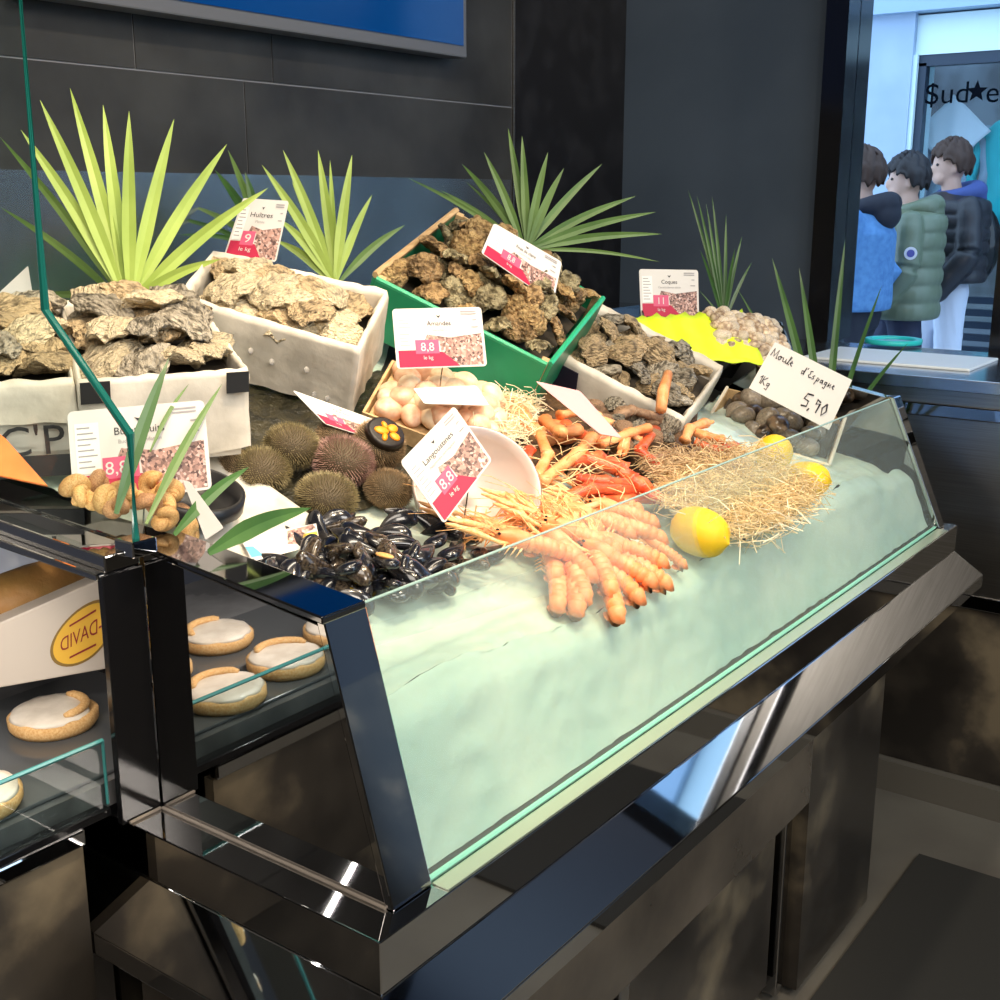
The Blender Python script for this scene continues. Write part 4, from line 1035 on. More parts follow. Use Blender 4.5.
LL = [(655, 524, 590, 503, .020, 'back row, touching the straw'), (640, 512, 585, 492, .015, 'furthest back beside the red crab'), (663, 540, 588, 515, .035, 'upper right of the pile'), (684, 566, 655, 545, .015, 'far right, small'), (664, 564, 615, 545, .040, 'right side, third from the top'),
      (618, 552, 560, 528, .052, 'on top of the pile at the centre'), (653, 584, 606, 556, .040, 'right side above the lowest one'), (592, 578, 560, 545, .045, 'lying on the lower centre'), (611, 592, 596, 556, .035, 'pointing straight down at the centre'),
      (640, 600, 612, 575, .02, 'lower right edge'), (577, 612, 574, 575, .02, 'lower left, hanging down'), (618, 618, 610, 595, .012, 'lowest, end on to the glass'), (558, 608, 557, 572, .012, 'far left, hanging down'), (571, 556, 525, 543, .055, 'top left of the pile'),
      (668, 586, 640, 568, .018, 'right edge, half hidden'), (542, 548, 505, 535, .025, 'far left beside the mussels'), (600, 530, 545, 512, .035, 'behind the topmost one'), (632, 535, 575, 512, .035, 'back centre'), (585, 600, 572, 565, .030, 'lower left, second from the edge'), (556, 578, 548, 545, .030, 'left edge, leaning on the ice')]
lp_ = langoustine(); fst = True
for x0, y0, x1, y1, h, wd in LL:
    o = lp_ if fst else copy_tree(lp_); fst = False
    p0 = onB(x0, y0, h); p1 = onB(x1, y1, h+.012); d = (p1-p0).normalized(); L = .125 if 'small' not in wd else .085
    up = Vector((0, -.3, 1)); up = (up-d*up.dot(d)).normalized(); sd_ = up.cross(d)
    o.rotation_euler = Matrix((d, sd_, up)).transposed().to_euler(); o.location = p0; o.scale = (L, L, L)
    tag(o, 'pink orange langoustine, '+wd, 'langoustine', 'langoustines piled on the ice')
# ------------------------------------------------------------------ crabs among straw
def crab(cx, cy, h, size, m, legs, label):
    c = onB(cx, cy, h); r = thing('crab', label, 'crab', c, 'cooked crabs in the straw')
    b = MB()
    b.ell(c, (size, size*.85, size*.5), 26, 16, fn=lambda v: v*(1+.10*noise.noise(v*60)+.05*noise.noise(v*160)), rot=Matrix.Rotation(.3, 3, 'X'))
    b.build('carapace', m, r, True)
    for kd, pts, rr, mm in legs:
        P = [onB(x, y, hh) for x, y, hh in pts]
        b = MB(); Q = []; Rd = []
        for a, e in zip(P, P[1:]):
            for u, f in ((0, 1.15), (.15, .85), (.5, .95), (.85, 1.0), (.98, 1.2)): Q.append(a.lerp(e, u)); Rd.append(rr*f*1.35)
        if kd == 'claw':
            d = (P[-1]-P[-2]).normalized(); e = P[-1]; s_ = d.cross(Vector((0, 0, 1))).normalized()
            Q += [e, e+d*rr*1.5, e+d*rr*3]; Rd += [rr*1.3, rr*1.75, rr*1.2]
            b.tube(Q, Rd, 12, flat=.8)
            for s in (-1, 1):
                b.tube([e+d*rr*2.6+s_*s*rr*.7, e+d*rr*4.2+s_*s*rr*.95, e+d*rr*5.6+s_*s*rr*.25], [rr*.62, rr*.5, rr*.12], 8)
        else:
            Q.append(P[-1]); Rd.append(rr*.4); b.tube(Q, Rd, 10, flat=.8)
        b.build(kd, mm, r, True)
RD, OR_, BR_ = CRAB
crab(560, 432, .03, .042, OR_, [('claw', [(552, 440, .03), (532, 428, .05), (524, 418, .055)], .011, OR_), ('leg', [(565, 425, .05), (590, 440, .06), (640, 438, .05)], .010, RD), ('leg', [(530, 450, .05), (520, 470, .04), (516, 488, .03)], .008, RD),
     ('leg', [(540, 435, .06), (548, 455, .055), (536, 478, .04)], .008, OR_), ('leg', [(560, 415, .06), (590, 410, .06), (612, 425, .05)], .008, OR_), ('leg', [(545, 420, .06), (562, 432, .07), (578, 430, .07)], .010, OR_)], 'orange crab with raised claw at the left of the straw')
crab(590, 480, .005, .048, BR_, [('claw', [(585, 458, .06), (620, 470, .06), (634, 480, .055)], .011, RD), ('leg', [(541, 482, .05), (580, 452, .065), (592, 437, .065)], .009, OR_), ('leg', [(570, 462, .055), (600, 458, .06), (628, 470, .055)], .011, RD),
     ('leg', [(560, 500, .03), (590, 488, .05), (650, 492, .035)], .010, RD), ('leg', [(600, 500, .03), (630, 498, .03), (664, 500, .02)], .009, RD), ('leg', [(548, 470, .03), (530, 480, .03), (520, 500, .02)], .008, RD), ('leg', [(576, 478, .05), (606, 482, .05), (646, 486, .045)], .010, RD)], 'brown shelled crab with bright red legs in front of the others')
crab(648, 442, .02, .050, BR_, [('claw', [(640, 440, .06), (628, 432, .07), (624, 446, .06)], .007, OR_), ('leg', [(600, 445, .06), (632, 432, .075), (648, 428, .075)], .008, OR_), ('leg', [(655, 430, .05), (640, 450, .07), (660, 468, .05)], .008, RD), ('leg', [(610, 420, .05), (632, 410, .07), (660, 418, .06)], .009, BR_),
     ('leg', [(645, 460, .05), (668, 455, .05), (690, 462, .04)], .008, BR_)], 'knobbly brown crab below the right white box')
crab(708, 440, .03, .030, OR_, [('leg', [(690, 430, .05), (705, 436, .055), (722, 440, .05)], .009, OR_), ('leg', [(695, 442, .05), (715, 450, .05), (735, 446, .045)], .008, RD), ('claw', [(685, 440, .05), (690, 428, .06), (702, 424, .06)], .008, OR_)], 'small orange crab beside the wooden box')
b = MB(); P = [onPl(661, 410, f4.at(.7, .3, .06), f4.n), onPl(663, 392, f4.at(.7, .3, .07), f4.n), onPl(668, 374, f4.at(.7, .3, .06), f4.n)]
b.tube(P, [.011, .0125, .010], 10); tag(recenter(b.build('loose_crab_claw', OR_, None, True)), 'loose orange crab leg lying on the right white box', 'crab leg')
# knobbly brown sea snails behind the crab
kp = [proto(oyster_bm(8, .5, .45, .35), 'knobbly_shell', CRAB[2]), proto(oyster_bm(9, .5, .45, .32), 'knobbly_shell', OYS[1])]
rn = random.Random(8)
for i in range(16):
    x = 598+i % 6*14+rn.uniform(-4, 4); y = 405+(i//6)*17+(i % 6)*4+rn.uniform(-4, 4)
    o = kp[i] if i < 2 else copy_tree(kp[i % 2]); place(o, onB(x, y, .045), rn.uniform(.04, .055), (rn.uniform(-1, 1), rn.uniform(-1, 1), rn.uniform(0, 6)), (0, -.3, 1))
    tag(o, 'knobbly %s shell behind the crabs, %s, %s' % ('brown' if i % 2 == 0 else 'grey', ['back row', 'middle row', 'front row'][min(2, i//6)], ['leftmost', 'second from left', 'left of centre', 'right of centre', 'second from right', 'rightmost'][i % 6]), 'shell', 'knobbly shells behind the crabs')
# ------------------------------------------------------------------ straw
def straw(pts, m, label, n, L=(.04, .09), seed=1, h=(.0, .04), rad=.0008, spread=None):
    rn = random.Random(seed); b = MB()
    for i in range(n):
        x, y, r, hh = pts[rn.randrange(len(pts))]
        a = rn.uniform(0, 6.28); q = r*math.sqrt(rn.random()); c = onB(x+q*math.cos(a), y+q*math.sin(a)*.6, hh+rn.uniform(*h))
        d = Vector((rn.gauss(0, 1), rn.gauss(0, 1), rn.gauss(0, .35))).normalized(); l = rn.uniform(*L)/2; s = d.orthogonal().normalized(); k = rn.uniform(-.6, .6)*l
        s = (s*rn.uniform(-1, 1)+d.cross(s)*rn.uniform(-1, 1)).normalized()
        P = [c+d*l*u+s*k*(1-u*u)+Vector((0, 0, abs(k)*.2*(1-u*u))) for u in (-1, -.5, 0, .5, 1)]
        b.tube(P, rad, 3, cap=False)
    o = mesh('straw', b.V, b.F, m); tag(recenter(o), label, 'straw', kind='stuff')
straw([(760, 500, 42, .03), (735, 505, 45, .03), (790, 490, 30, .03), (715, 485, 40, .03), (690, 490, 30, .03), (750, 470, 40, .03)], STRAW, 'loose golden straw between the lemons', 2600, seed=1, rad=.0007)
straw([(745, 520, 40, .01), (770, 505, 40, .02), (700, 500, 30, .02)], STRAWP, 'pale straw wisps lying over the golden straw', 260, L=(.07, .13), seed=2, rad=.001)
straw([(700, 462, 30, .03), (680, 472, 30, .03), (665, 462, 22, .03), (720, 456, 26, .03)], STRAWB, 'brown straw around the crabs', 800, L=(.03, .06), seed=3)
straw([(505, 420, 28, .03), (495, 440, 22, .02), (515, 405, 18, .02)], STRAWP, 'pale straw between the clam basket and the crabs', 420, seed=4, L=(.05, .10))
straw([(560, 450, 60, .05), (600, 470, 50, .04)], STRAW, 'straw strands scattered over the crabs', 60, seed=5, L=(.05, .09))
straw([(525, 518, 26, .02), (545, 510, 30, .03), (480, 528, 12, .03)], LANGC, 'thin orange feelers spread in front of the white bowl', 110, seed=6, L=(.05, .10), rad=.0012)
# long thin claws reaching up left from the pile
for i, (a, e, r_) in enumerate([((578, 498), (535, 512), .007), ((562, 508), (505, 520), .006), ((600, 503), (545, 520), .006), ((548, 518), (480, 530), .005)]):
    b = MB(); P0, P1 = onB(*a, .04), onB(*e, .035); b.tube([P0, P0.lerp(P1, .3), P0.lerp(P1, .35), P0.lerp(P1, .8), P1], [r_*.8, r_, r_*.7, r_*1.1, r_*.3], 8)
    tag(recenter(b.build('langoustine_claw', LANGC, None, True)), 'loose orange langoustine claw, %s in front of the white bowl' % ['furthest back', 'longest of those', 'nearest the pile', 'lowest, beside the mussels'][i], 'claw', 'loose claws before the bowl')
# ------------------------------------------------------------------ lemons
def lemon():
    b = MB()
    def fn(v):
        x = v.z; k = abs(x)/.5
        return Vector((x*(1.12 if k > .93 else 1), v.y, v.x))
    V = []; n, k = 24, 20; prof = []
    for i in range(k+1):
        u = -1+2*i/k; r = .36*math.sqrt(max(0, 1-u*u))**.9; x = .47*u
        if abs(u) > .88: x = math.copysign(.47*.88+(abs(u)-.88)*.75, u); r = .36*math.sqrt(1-.88**2)*(.85*(1-abs(u))/.12+.02)
        prof.append((x, r))
    for x, r in prof:
        for j in range(n):
            a = 2*math.pi*j/n; V.append((x, r*math.cos(a), r*math.sin(a)))
    b.add(V, [(i*n+j, i*n+(j+1) % n, (i+1)*n+(j+1) % n, (i+1)*n+j) for i in range(k) for j in range(n)])
    return b.build('lemon', LEMON, None, True, world=False)
lm = lemon()
for i, (x, y, h, s, rot, lab) in enumerate([(700, 532, .045, .112, 1.5, 'large yellow lemon beside the langoustines'), (808, 479, .045, .095, 2.2, 'yellow lemon at the right end of the straw'), (774, 453, .035, .105, .2, 'yellow lemon half hidden behind the glass edge by the wooden box'), (345, 606, .0, .075, -.3, 'yellow lemon wedged between the mussels and the corner post')]):
    o = lm if i == 0 else copy_tree(lm)
    place(o, onB(x, y, h), s, (0, .1, rot), (0, -.3, 1)); tag(o, lab, 'lemon', 'lemons on the ice')

# ------------------------------------------------------------------ white bowl
c = onB(478, 486, .075)
b = MB(); V = []; n = 48; prof = []
axis = (Vector((-.42, -.62, .52))).normalized(); ex = axis.cross(Vector((0, 0, 1))).normalized(); ey = axis.cross(ex)
Rb = .104
for r, z in [(1.0, 0), (.985, .01), (.93, -.22), (.78, -.48), (.55, -.68), (.25, -.78), (0.02, -.8)]: prof.append((r*.965, z+.0))
pr2 = [(r+.03, z-.03) for r, z in prof[::-1]]
prof = prof+pr2
for r, z in prof:
    for j in range(n):
        a = 2*math.pi*j/n; V.append(c+(ex*math.cos(a)+ey*math.sin(a))*r*Rb+axis*z*Rb)
b.add(V, [(i*n+j, i*n+(j+1) % n, (i+1)*n+(j+1) % n, (i+1)*n+j) for i in range(len(prof)-1) for j in range(n)]+[((len(prof)-1)*n+j, (len(prof)-1)*n+(j+1) % n, (j+1) % n, j) for j in range(n)])
tag(recenter(b.build('bowl', mat('white_porcelain', (.72, .62, .58), .25, sss=.05), None, True)), 'white tilted bowl holding the langoustine price card', 'bowl')
# ------------------------------------------------------------------ price cards
PHOTO = bpy.data.materials.new('shell_photo_print'); PHOTO.use_nodes = True
N = PHOTO.node_tree.nodes; L = PHOTO.node_tree.links; tc = N.new('ShaderNodeTexCoord'); vo = N.new('ShaderNodeTexVoronoi'); vo.inputs['Scale'].default_value = 260
cr = N.new('ShaderNodeValToRGB'); L.new(tc.outputs['Object'], vo.inputs['Vector']); L.new(vo.outputs['Color'], cr.inputs[0]); L.new(cr.outputs[0], N['Principled BSDF'].inputs['Base Color'])
cr.color_ramp.elements[0].color = (.10, .05, .045, 1); cr.color_ramp.elements[1].color = (.85, .70, .66, 1); e = cr.color_ramp.elements.new(.45); e.color = (.55, .32, .26, 1)
cr.color_ramp.elements[0].position = .2; cr.color_ramp.elements[1].position = .7
class Card:
    def __init__(s, P):  # TL TR BR BL
        s.P = P; s.n = (P[1]-P[0]).cross(P[0]-P[3]).normalized()
        if s.n.dot(CAM-P[0]) < 0: s.n = -s.n
        s.w = (P[1]-P[0]).length; s.h = (P[0]-P[3]).length
    def at(s, u, v, o=0):  # u right, v up
        bt = s.P[3].lerp(s.P[2], u); tp = s.P[0].lerp(s.P[1], u); return bt.lerp(tp, v)+s.n*o
    def patch(s, name, uv, m, parent, o=.0006, th=.0003):
        b = MB(); n = len(uv); V = [s.at(u, v, o) for u, v in uv]+[s.at(u, v, o+th) for u, v in uv]
        b.add(V, [list(range(n))[::-1], list(range(n, 2*n))]+[(i, (i+1) % n, n+(i+1) % n, n+i) for i in range(n)]); return b.build(name, m, parent)
    def text(s, name, txt, u, v, hgt, m, parent, align='CENTER', o=.0011):
        V, Fc = textdata(txt, 1, 0, align); asp = s.h/s.w
        return mesh(name, [s.at(u+p.x*hgt*asp, v+p.y*hgt, o) for p in V], Fc, m, parent)
def round_rect(r=.04, asp=1.5):
    out = []
    for cx, cy, a0 in ((1-r, 1-r*asp, 0), (r, 1-r*asp, 90), (r, r*asp, 180), (1-r, r*asp, 270)):
        for k in range(5):
            a = R(a0+k*22.5); out.append((cx+r*math.cos(a), cy+r*asp*math.sin(a)))
    return out
def price_card(P, title, sub, price, label, printed=True, stick=True, back=False):
    cd_ = Card(P); base = cd_.at(.5, 0)
    t = thing('price_card', label, 'price card', base, 'printed price cards')
    cd_.patch('card', round_rect(), WHITE if not back else PINK, t, o=-.001, th=.0014)
    if stick: b = MB(); b.tube([cd_.at(.5, .1, -.002), cd_.at(.5, 0, -.002), cd_.at(.5, 0, -.002)+Vector((0, .006, -.035))], .0012, 5); b.build('pin', CHROME_D, t)
    if back: return t
    cd_.patch('red_band', [(.03, .02), (.70, .02), (.52, .26), (.30, .30), (.03, .30)], RED, t)
    cd_.patch('price_block', [(.22, .24), (.48, .24), (.48, .47), (.22, .47)], mat('raspberry_print', (.68, .10, .20), .45), t, o=.0008)
    cd_.patch('shell_photo', [(.62, .03), (.97, .03), (.97, .56), (.60, .50), (.36, .56), (.33, .47), (.49, .44), (.50, .28)], PHOTO, t, o=.0004)
    cd_.patch('allergen_box', [(.04, .32), (.21, .32), (.21, .86), (.04, .86)], mat('cream_box', (.86, .84, .80), .5), t, o=.0009)
    b = MB()
    for k in range(8):
        v = .80-k*.06; w_ = .10+.05*((k*7) % 3)/2
        Q = [cd_.at(.055, v, .0014), cd_.at(.055+w_*.9, v, .0014), cd_.at(.055+w_*.9, v+.016, .0014), cd_.at(.055, v+.016, .0014)]
        b.add(Q, [(0, 1, 2, 3)])
    b.build('fine_print', GREYINK, t); b = MB()
    for k, (u0, u1, v) in enumerate(((.75, .93, .92), (.75, .93, .88), (.88, .93, .78), (.86, .94, .66))):
        Q = [cd_.at(u0, v, .0014), cd_.at(u1, v, .0014), cd_.at(u1, v+.018, .0014), cd_.at(u0, v+.018, .0014)]; b.add(Q, [(0, 1, 2, 3)])
    b.build('header_lines', GREYINK, t); b = MB()
    Q = [cd_.at(.47, .88, .0014), cd_.at(.50, .83, .0014), cd_.at(.53, .88, .0014), cd_.at(.50, .865, .0014)]; b.add(Q, [(0, 1, 2, 3)])
    b.build('emblem', INK, t)
    cd_.text('title', title, .50, .74, .115, INK, t); cd_.text('subtitle', sub, .50, .63, .06, GREYINK, t)
    cd_.text('price', price, .35, .345, .20, WHITE, t, o=.0016); cd_.text('unit', 'le kg', .35, .17, .09, WHITE, t, o=.0016)
    return t
def cardfit(px, t, n0): return rectfit(px, t, n0)[0]
towards = lambda tilt=0: Vector((-FX, -FY, tilt))
def cardpl(px, t, n):
    c = onD(sum(p[0] for p in px)/4, sum(p[1] for p in px)/4, t); return [onPl(p[0], p[1], c, Vector(n)) for p in px]
price_card(cardpl([(67, 412), (204, 400), (212, 489), (74, 506)], 1.545, (-.5, -1, .35)), 'Bulots cuits', 'Buccinum undatum', '8,80', 'large printed price card for cooked whelks leaning on the left carton')
price_card(cardpl([(392, 309), (481, 307), (487, 366), (397, 369)], 2.06, (-.6, -1, .3)), 'Amandes', 'Glycymeris', '8,8', 'printed price card in front of the green crate above the cream clams')
price_card(cardpl([(494, 223), (562, 262), (553, 303), (481, 253)], 2.38, (-.3, -1, .35)), 'Fines de claire', 'Crassostrea gigas', '8,8', 'tilted printed price card stuck in the oysters of the green crate')
price_card(cardpl([(639, 269), (698, 270), (699, 318), (641, 318)], 3.0, (-.8, -1, .25)), 'Coques', 'Cerastoderma edule', '11', 'small printed price card standing behind the yellow-green paper')
price_card(cardpl([(243, 198), (289, 201), (276, 262), (223, 258)], 2.22, (-.9, -.8, .1)), 'Huîtres', 'Plates', '9', 'shaded printed price card behind the middle white box')
price_card(cardpl([(400, 462), (454, 406), (492, 460), (444, 524)], 1.70, (-.7, -.9, .6)), 'Langoustines', 'Nephrops norvegicus', '8,8', 'printed price card standing on its corner in the white bowl')
cu_ = cardpl([(292, 390), (386, 424), (372, 439), (325, 424)], 1.93, (-.25, -.5, .9))
price_card(cu_, 'Oursins', 'Paracentrotus', '8', 'nearly edge-on printed price card leaning above the sea urchins')
price_card(cardpl([(535, 381), (580, 391), (622, 438), (600, 434)], 2.12, (-.8, -.3, .8)), '', '', '', 'pinkish price card seen from its back above the crabs', back=True)
# plain cards
def plain_card(px, t, n, label, m=WHITE, name='blank_card'):
    cd_ = Card(cardpl(px, t, n)); o = cd_.patch(name, round_rect(.03), m, None, o=0, th=.0014); tag(recenter(o), label, 'card'); return o
plain_card([(413, 389), (476, 386), (489, 406), (424, 404)], 2.04, (-.1, -.5, 1), 'blank white card lying on the cream clams')
plain_card([(183, 480), (190, 482), (224, 528), (206, 540)], 1.46, (-.9, -.4, .5), 'white card standing edge-on beside the black pan')
# handwritten card
HC = Card(cardpl([(775, 342), (852, 380), (829, 430), (749, 388)], 2.58, (-.55, -1, .30)))
t = thing('handwritten_card', 'handwritten card reading Moule d\'Espagne standing in the small wooden box', 'price card', HC.at(.5, 0))
HC.patch('card', [(0, 0), (1, 0), (1, 1), (0, 1)], mat('cream_card', (.80, .74, .66), .5), t, o=-.001, th=.0014)
ST = {'M': [[(-.25, .1), (-.15, 1), (.12, .15), (.4, 1.05), (.48, 0), (.6, .1)]], 'o': [[(.3, .5), (.05, .3), (.2, 0), (.4, .2), (.3, .5), (.5, .4)]], 'u': [[(0, .5), (.1, .05), (.35, .1), (.4, .5), (.5, 0)]],
      'l': [[(0, 0), (.3, .9), (.15, .95), (.1, .1), (.3, 0)]], 'e': [[(0, .25), (.3, .4), (.15, .55), (.05, .2), (.35, 0)]], 'd': [[(.35, .45), (.05, .4), (.1, 0), (.35, .2), (.45, 1), (.4, 0)]], "'": [[(.1, 1.05), (.05, .85)]],
      'E': [[(.5, .9), (.2, .8), (.3, .5), (.1, .25), (.3, 0), (.6, .15)]], 's': [[(.1, 0), (.35, .15), (.1, .35), (.35, .55)]], 'p': [[(.05, -.45), (.2, .5), (.45, .4), (.35, .1), (.15, .1)]],
      'a': [[(.4, .45), (.1, .4), (.1, .05), (.35, .15), (.4, .45), (.45, 0)]], 'g': [[(.4, .45), (.1, .4), (.1, .1), (.35, .2), (.4, .45), (.3, -.4), (.05, -.3)]], 'n': [[(0, 0), (.1, .5), (.15, .1), (.35, .5), (.4, 0)]],
      '1': [[(0, .7), (.2, 1), (.2, 0)]], 'K': [[(0, 0), (.1, 1)], [(.5, 1), (.05, .45), (.5, 0)]], '5': [[(.6, 1.02), (.15, .95), (.05, .55), (.45, .5), (.45, .1), (.05, 0)]], '9': [[(.4, .8), (.1, .9), (.1, .55), (.4, .7), (.35, 0)]], '0': [[(.3, .9), (.05, .5), (.2, 0), (.45, .4), (.3, .9)]], ',': [[(.1, .05), (.02, -.15)]], ' ': []}
def hand(cd_, s, u, v, h, parent, wd=.0012, adv=.62, slope=0):
    b = MB(); asp = cd_.h/cd_.w
    for ch in s:
        for stq in ST[ch]:
            b.tube([cd_.at(u+x*h*asp, v+y*h+slope*(u), .0012) for x, y in stq], wd, 4, flat=1)
        u += (adv if ch not in "',l1" else adv*.55)*h*asp
    return b.build('handwriting', INK, parent)
hand(HC, 'Moule', .05, .72, .17, t); hand(HC, "d'Espagne", .42, .68, .15, t, slope=-.0); hand(HC, '1Kg', .05, .17, .16, t, .001); hand(HC, '5,90', .58, .16, .26, t, .002)
# ------------------------------------------------------------------ whelks, black pan and paper at the left
c = onB(194, 508, .05)
b = MB(); V = []; n = 40; prof = [(.062, .028), (.058, .01), (.045, .0), (.002, .0), (.002, -.004), (.048, -.004), (.064, .008), (.068, .028)]
for r, z in prof:
    for j in range(n): a = 2*math.pi*j/n; V.append(c+Vector((r*math.cos(a), r*math.sin(a), z+r*math.sin(a)*.3)))
b.add(V, [(i*n+j, i*n+(j+1) % n, (i+1)*n+(j+1) % n, (i+1)*n+j) for i in range(len(prof)-1) for j in range(n)]+[((len(prof)-1)*n+j, (len(prof)-1)*n+(j+1) % n, (j+1) % n, j) for j in range(n)])
tag(recenter(b.build('pan', mat('black_pan', (.012, .012, .014), .35), None, True)), 'shallow black pan behind the whelks', 'pan')
wk = [proto(whelk_bm(), 'whelk', WHELK), proto(whelk_bm(), 'whelk', mat('whelk_shell_dark', (.32, .14, .06), .4, col2=(.60, .34, .16), scale=30, bump=.3, bscale=80))]
WL = [(76, 486, 'furthest left'), (92, 480, 'second from the left at the back'), (104, 497, 'against the dark rail'), (122, 484, 'leaning on the card'), (138, 478, 'behind the glass edge'), (133, 500, 'just right of the glass edge'), (150, 487, 'under the palm blade'), (148, 508, 'low beside the rail'), (163, 503, 'at the centre right'), (172, 490, 'nearest the black pan'), (182, 512, 'large, at the right'), (168, 520, 'low at the right'), (194, 532, 'furthest right beside the edge-on card'), (113, 506, 'low on the left'), (88, 494, 'low behind the rail')]
for i, (x, y, lab) in enumerate(WL):
    o = wk[i] if i < 2 else copy_tree(wk[1 if i % 3 == 1 else 0])
    place(o, onB(x, y, .085 if x < 175 else .05), rnd.uniform(.046, .058), (rnd.uniform(0, 6), rnd.uniform(0, 6), rnd.uniform(0, 6)))
    tag(o, '%s cooked whelk, %s' % ('dark' if (i == 1 or (i > 1 and i % 3 == 1)) else 'orange tan', lab), 'whelk', 'cooked whelks below the large card')
# crumpled paper
V = []; Fc = []; K = 26; q = [(214, 446), (188, 535), (240, 566), (330, 528)]
q = [(205, 440), (176, 520), (236, 568), (318, 520)]
for i in range(K+1):
    for j in range(K+1):
        u = i/K; v = j/K
        x = (q[1][0]*(1-u)+q[2][0]*u)*(1-v)+(q[0][0]*(1-u)+q[3][0]*u)*v; y = (q[1][1]*(1-u)+q[2][1]*u)*(1-v)+(q[0][1]*(1-u)+q[3][1]*u)*v
        V.append(onB(x, y, .030+.010*noise.noise(Vector((u*3, v*3, 1)))+.006*noise.noise(Vector((u*8, v*8, 4)))))
for i in range(K):
    for j in range(K): k = i*(K+1)+j; Fc.append((k, k+1, k+K+2, k+K+1))
o = mesh('paper_sheet', V, Fc, mat('white_sheet', (.74, .70, .61), .55, col2=(.60, .56, .48), scale=12), None, True); s = o.modifiers.new('s', 'SOLIDIFY'); s.thickness = .001
tag(recenter(o), 'crumpled white paper sheet between the whelks and the sea urchins', 'paper')
mc = Card(cardpl([(240, 538), (316, 524), (320, 545), (252, 562)], 1.60, (-.1, -.5, 1)))
t = thing('leaflet_card', 'small card with a yellow corner and blue mark beside the mussels', 'card', mc.at(.5, 0))
mc.patch('card', [(0, 0), (1, 0), (1, 1), (0, 1)], WHITE, t); mc.patch('yellow_corner', [(.72, .05), (.99, .05), (.99, .62), (.80, .62)], mat('yellow_print', (.9, .7, .05), .5), t, o=.0012); mc.patch('blue_mark', [(.02, .15), (.18, .12), (.10, .55), (.0, .6)], mat('blue_print', (.15, .5, .75), .5), t, o=.0012)
mc.patch('shell_photo', [(.55, .35), (.78, .2), (.85, .7), (.99, .75), (.95, .98), (.6, .9)], PHOTO, t, o=.0012)
# orange cardboard wedge
w0 = cardpl([(-14, 425), (6, 440), (48, 487), (-14, 474)], 1.50, (-.7, -1, .5)); cw_ = Card(w0); o = cw_.patch('orange_wedge', [(0, 0), (1, 0), (1, 1), (0, 1)], mat('orange_card', (.85, .19, .02), .5, col2=(.90, .27, .05), scale=20), None, th=.012)
tag(recenter(o), 'orange wedge shaped board in front of the far left carton', 'board')
# ------------------------------------------------------------------ palms
def blade(parent, p0, p1, wd, m, bend=.04, toward=None, name='leaf_blade', fold=.35):
    d = p1-p0; Ln = d.length; dn = d.normalized(); view = ((p0+p1)/2-CAM).normalized()
    s = dn.cross(view).normalized(); nn = s.cross(dn).normalized()
    V = []; K = 14
    for i in range(K+1):
        u = i/K; c = p0+d*u+Vector((0, 0, bend*math.sin(math.pi*u)))+nn*bend*.5*math.sin(math.pi*u)
        w_ = wd*(min(1, .30+u*2.2)*(1-u**3.2)+.02)
        V += [c-s*w_-nn*w_*fold, c+nn*.0006, c+s*w_-nn*w_*fold, c+nn*-.0008]
    Fc = []
    for i in range(K):
        a = i*4; e = a+4
        Fc += [(a, a+1, e+1, e), (a+1, a+2, e+2, e+1), (a+2, a+3, e+3, e+2), (a+3, a, e, e+3)]
    Fc += [(0, 3, 2, 1), (K*4, K*4+1, K*4+2, K*4+3)]
    return mesh(name, V, Fc, m, parent, False)
def fan(base, t0, tips, label, m, wd=.012, ddepth=0, stem=True, bend=.012, base_r=0):
    p0 = onD(base[0], base[1], t0); r = thing('palm_fan', label, 'palm leaf', p0, 'fan palm leaves decorating the display')
    rn = random.Random(int(base[0]))
    for q in tips:
        x, y = q[0], q[1]; t1 = t0+(q[2] if len(q) > 2 else rn.uniform(-.06, .08)); ww = q[3] if len(q) > 3 else 1; mm = q[4] if len(q) > 4 else m
        blade(r, p0+Vector((rn.uniform(-.004, .004), rn.uniform(-.004, .004), 0)), onD(x, y, t1), wd*ww, mm, bend)
    if stem:
        b = MB(); b.tube([p0+Vector((0, .02, -.12)), p0+Vector((0, .005, -.03)), p0], [.006, .006, .007], 8); b.build('stem', m, r, True)
    return r
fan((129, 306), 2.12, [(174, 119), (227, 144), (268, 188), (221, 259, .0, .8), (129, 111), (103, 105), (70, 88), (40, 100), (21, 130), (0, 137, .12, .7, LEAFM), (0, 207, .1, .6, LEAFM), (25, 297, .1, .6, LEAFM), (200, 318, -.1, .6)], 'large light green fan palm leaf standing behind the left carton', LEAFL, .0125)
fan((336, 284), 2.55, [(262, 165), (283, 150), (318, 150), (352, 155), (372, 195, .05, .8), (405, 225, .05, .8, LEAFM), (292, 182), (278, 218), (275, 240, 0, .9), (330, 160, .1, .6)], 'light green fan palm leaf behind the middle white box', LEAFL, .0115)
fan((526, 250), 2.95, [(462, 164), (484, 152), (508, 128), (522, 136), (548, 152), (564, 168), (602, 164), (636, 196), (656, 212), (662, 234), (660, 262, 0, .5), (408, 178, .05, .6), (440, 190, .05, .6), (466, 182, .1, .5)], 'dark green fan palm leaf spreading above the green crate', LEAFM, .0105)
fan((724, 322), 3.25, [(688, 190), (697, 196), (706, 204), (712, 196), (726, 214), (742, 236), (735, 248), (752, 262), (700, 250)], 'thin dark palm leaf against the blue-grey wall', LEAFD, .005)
fan((824, 462), 2.98, [(673, 313, .0, .9), (689, 305, .1), (698, 289, .1, .7), (738, 290, .2, .7), (772, 258, .1, 1.1), (799, 268, .1), (845, 240, .0, .9), (882, 285, -.1, .6), (908, 343, -.1, .6)], 'dark green palm leaf with long blades at the right behind the handwritten card', LEAFD, .0105, bend=.02)
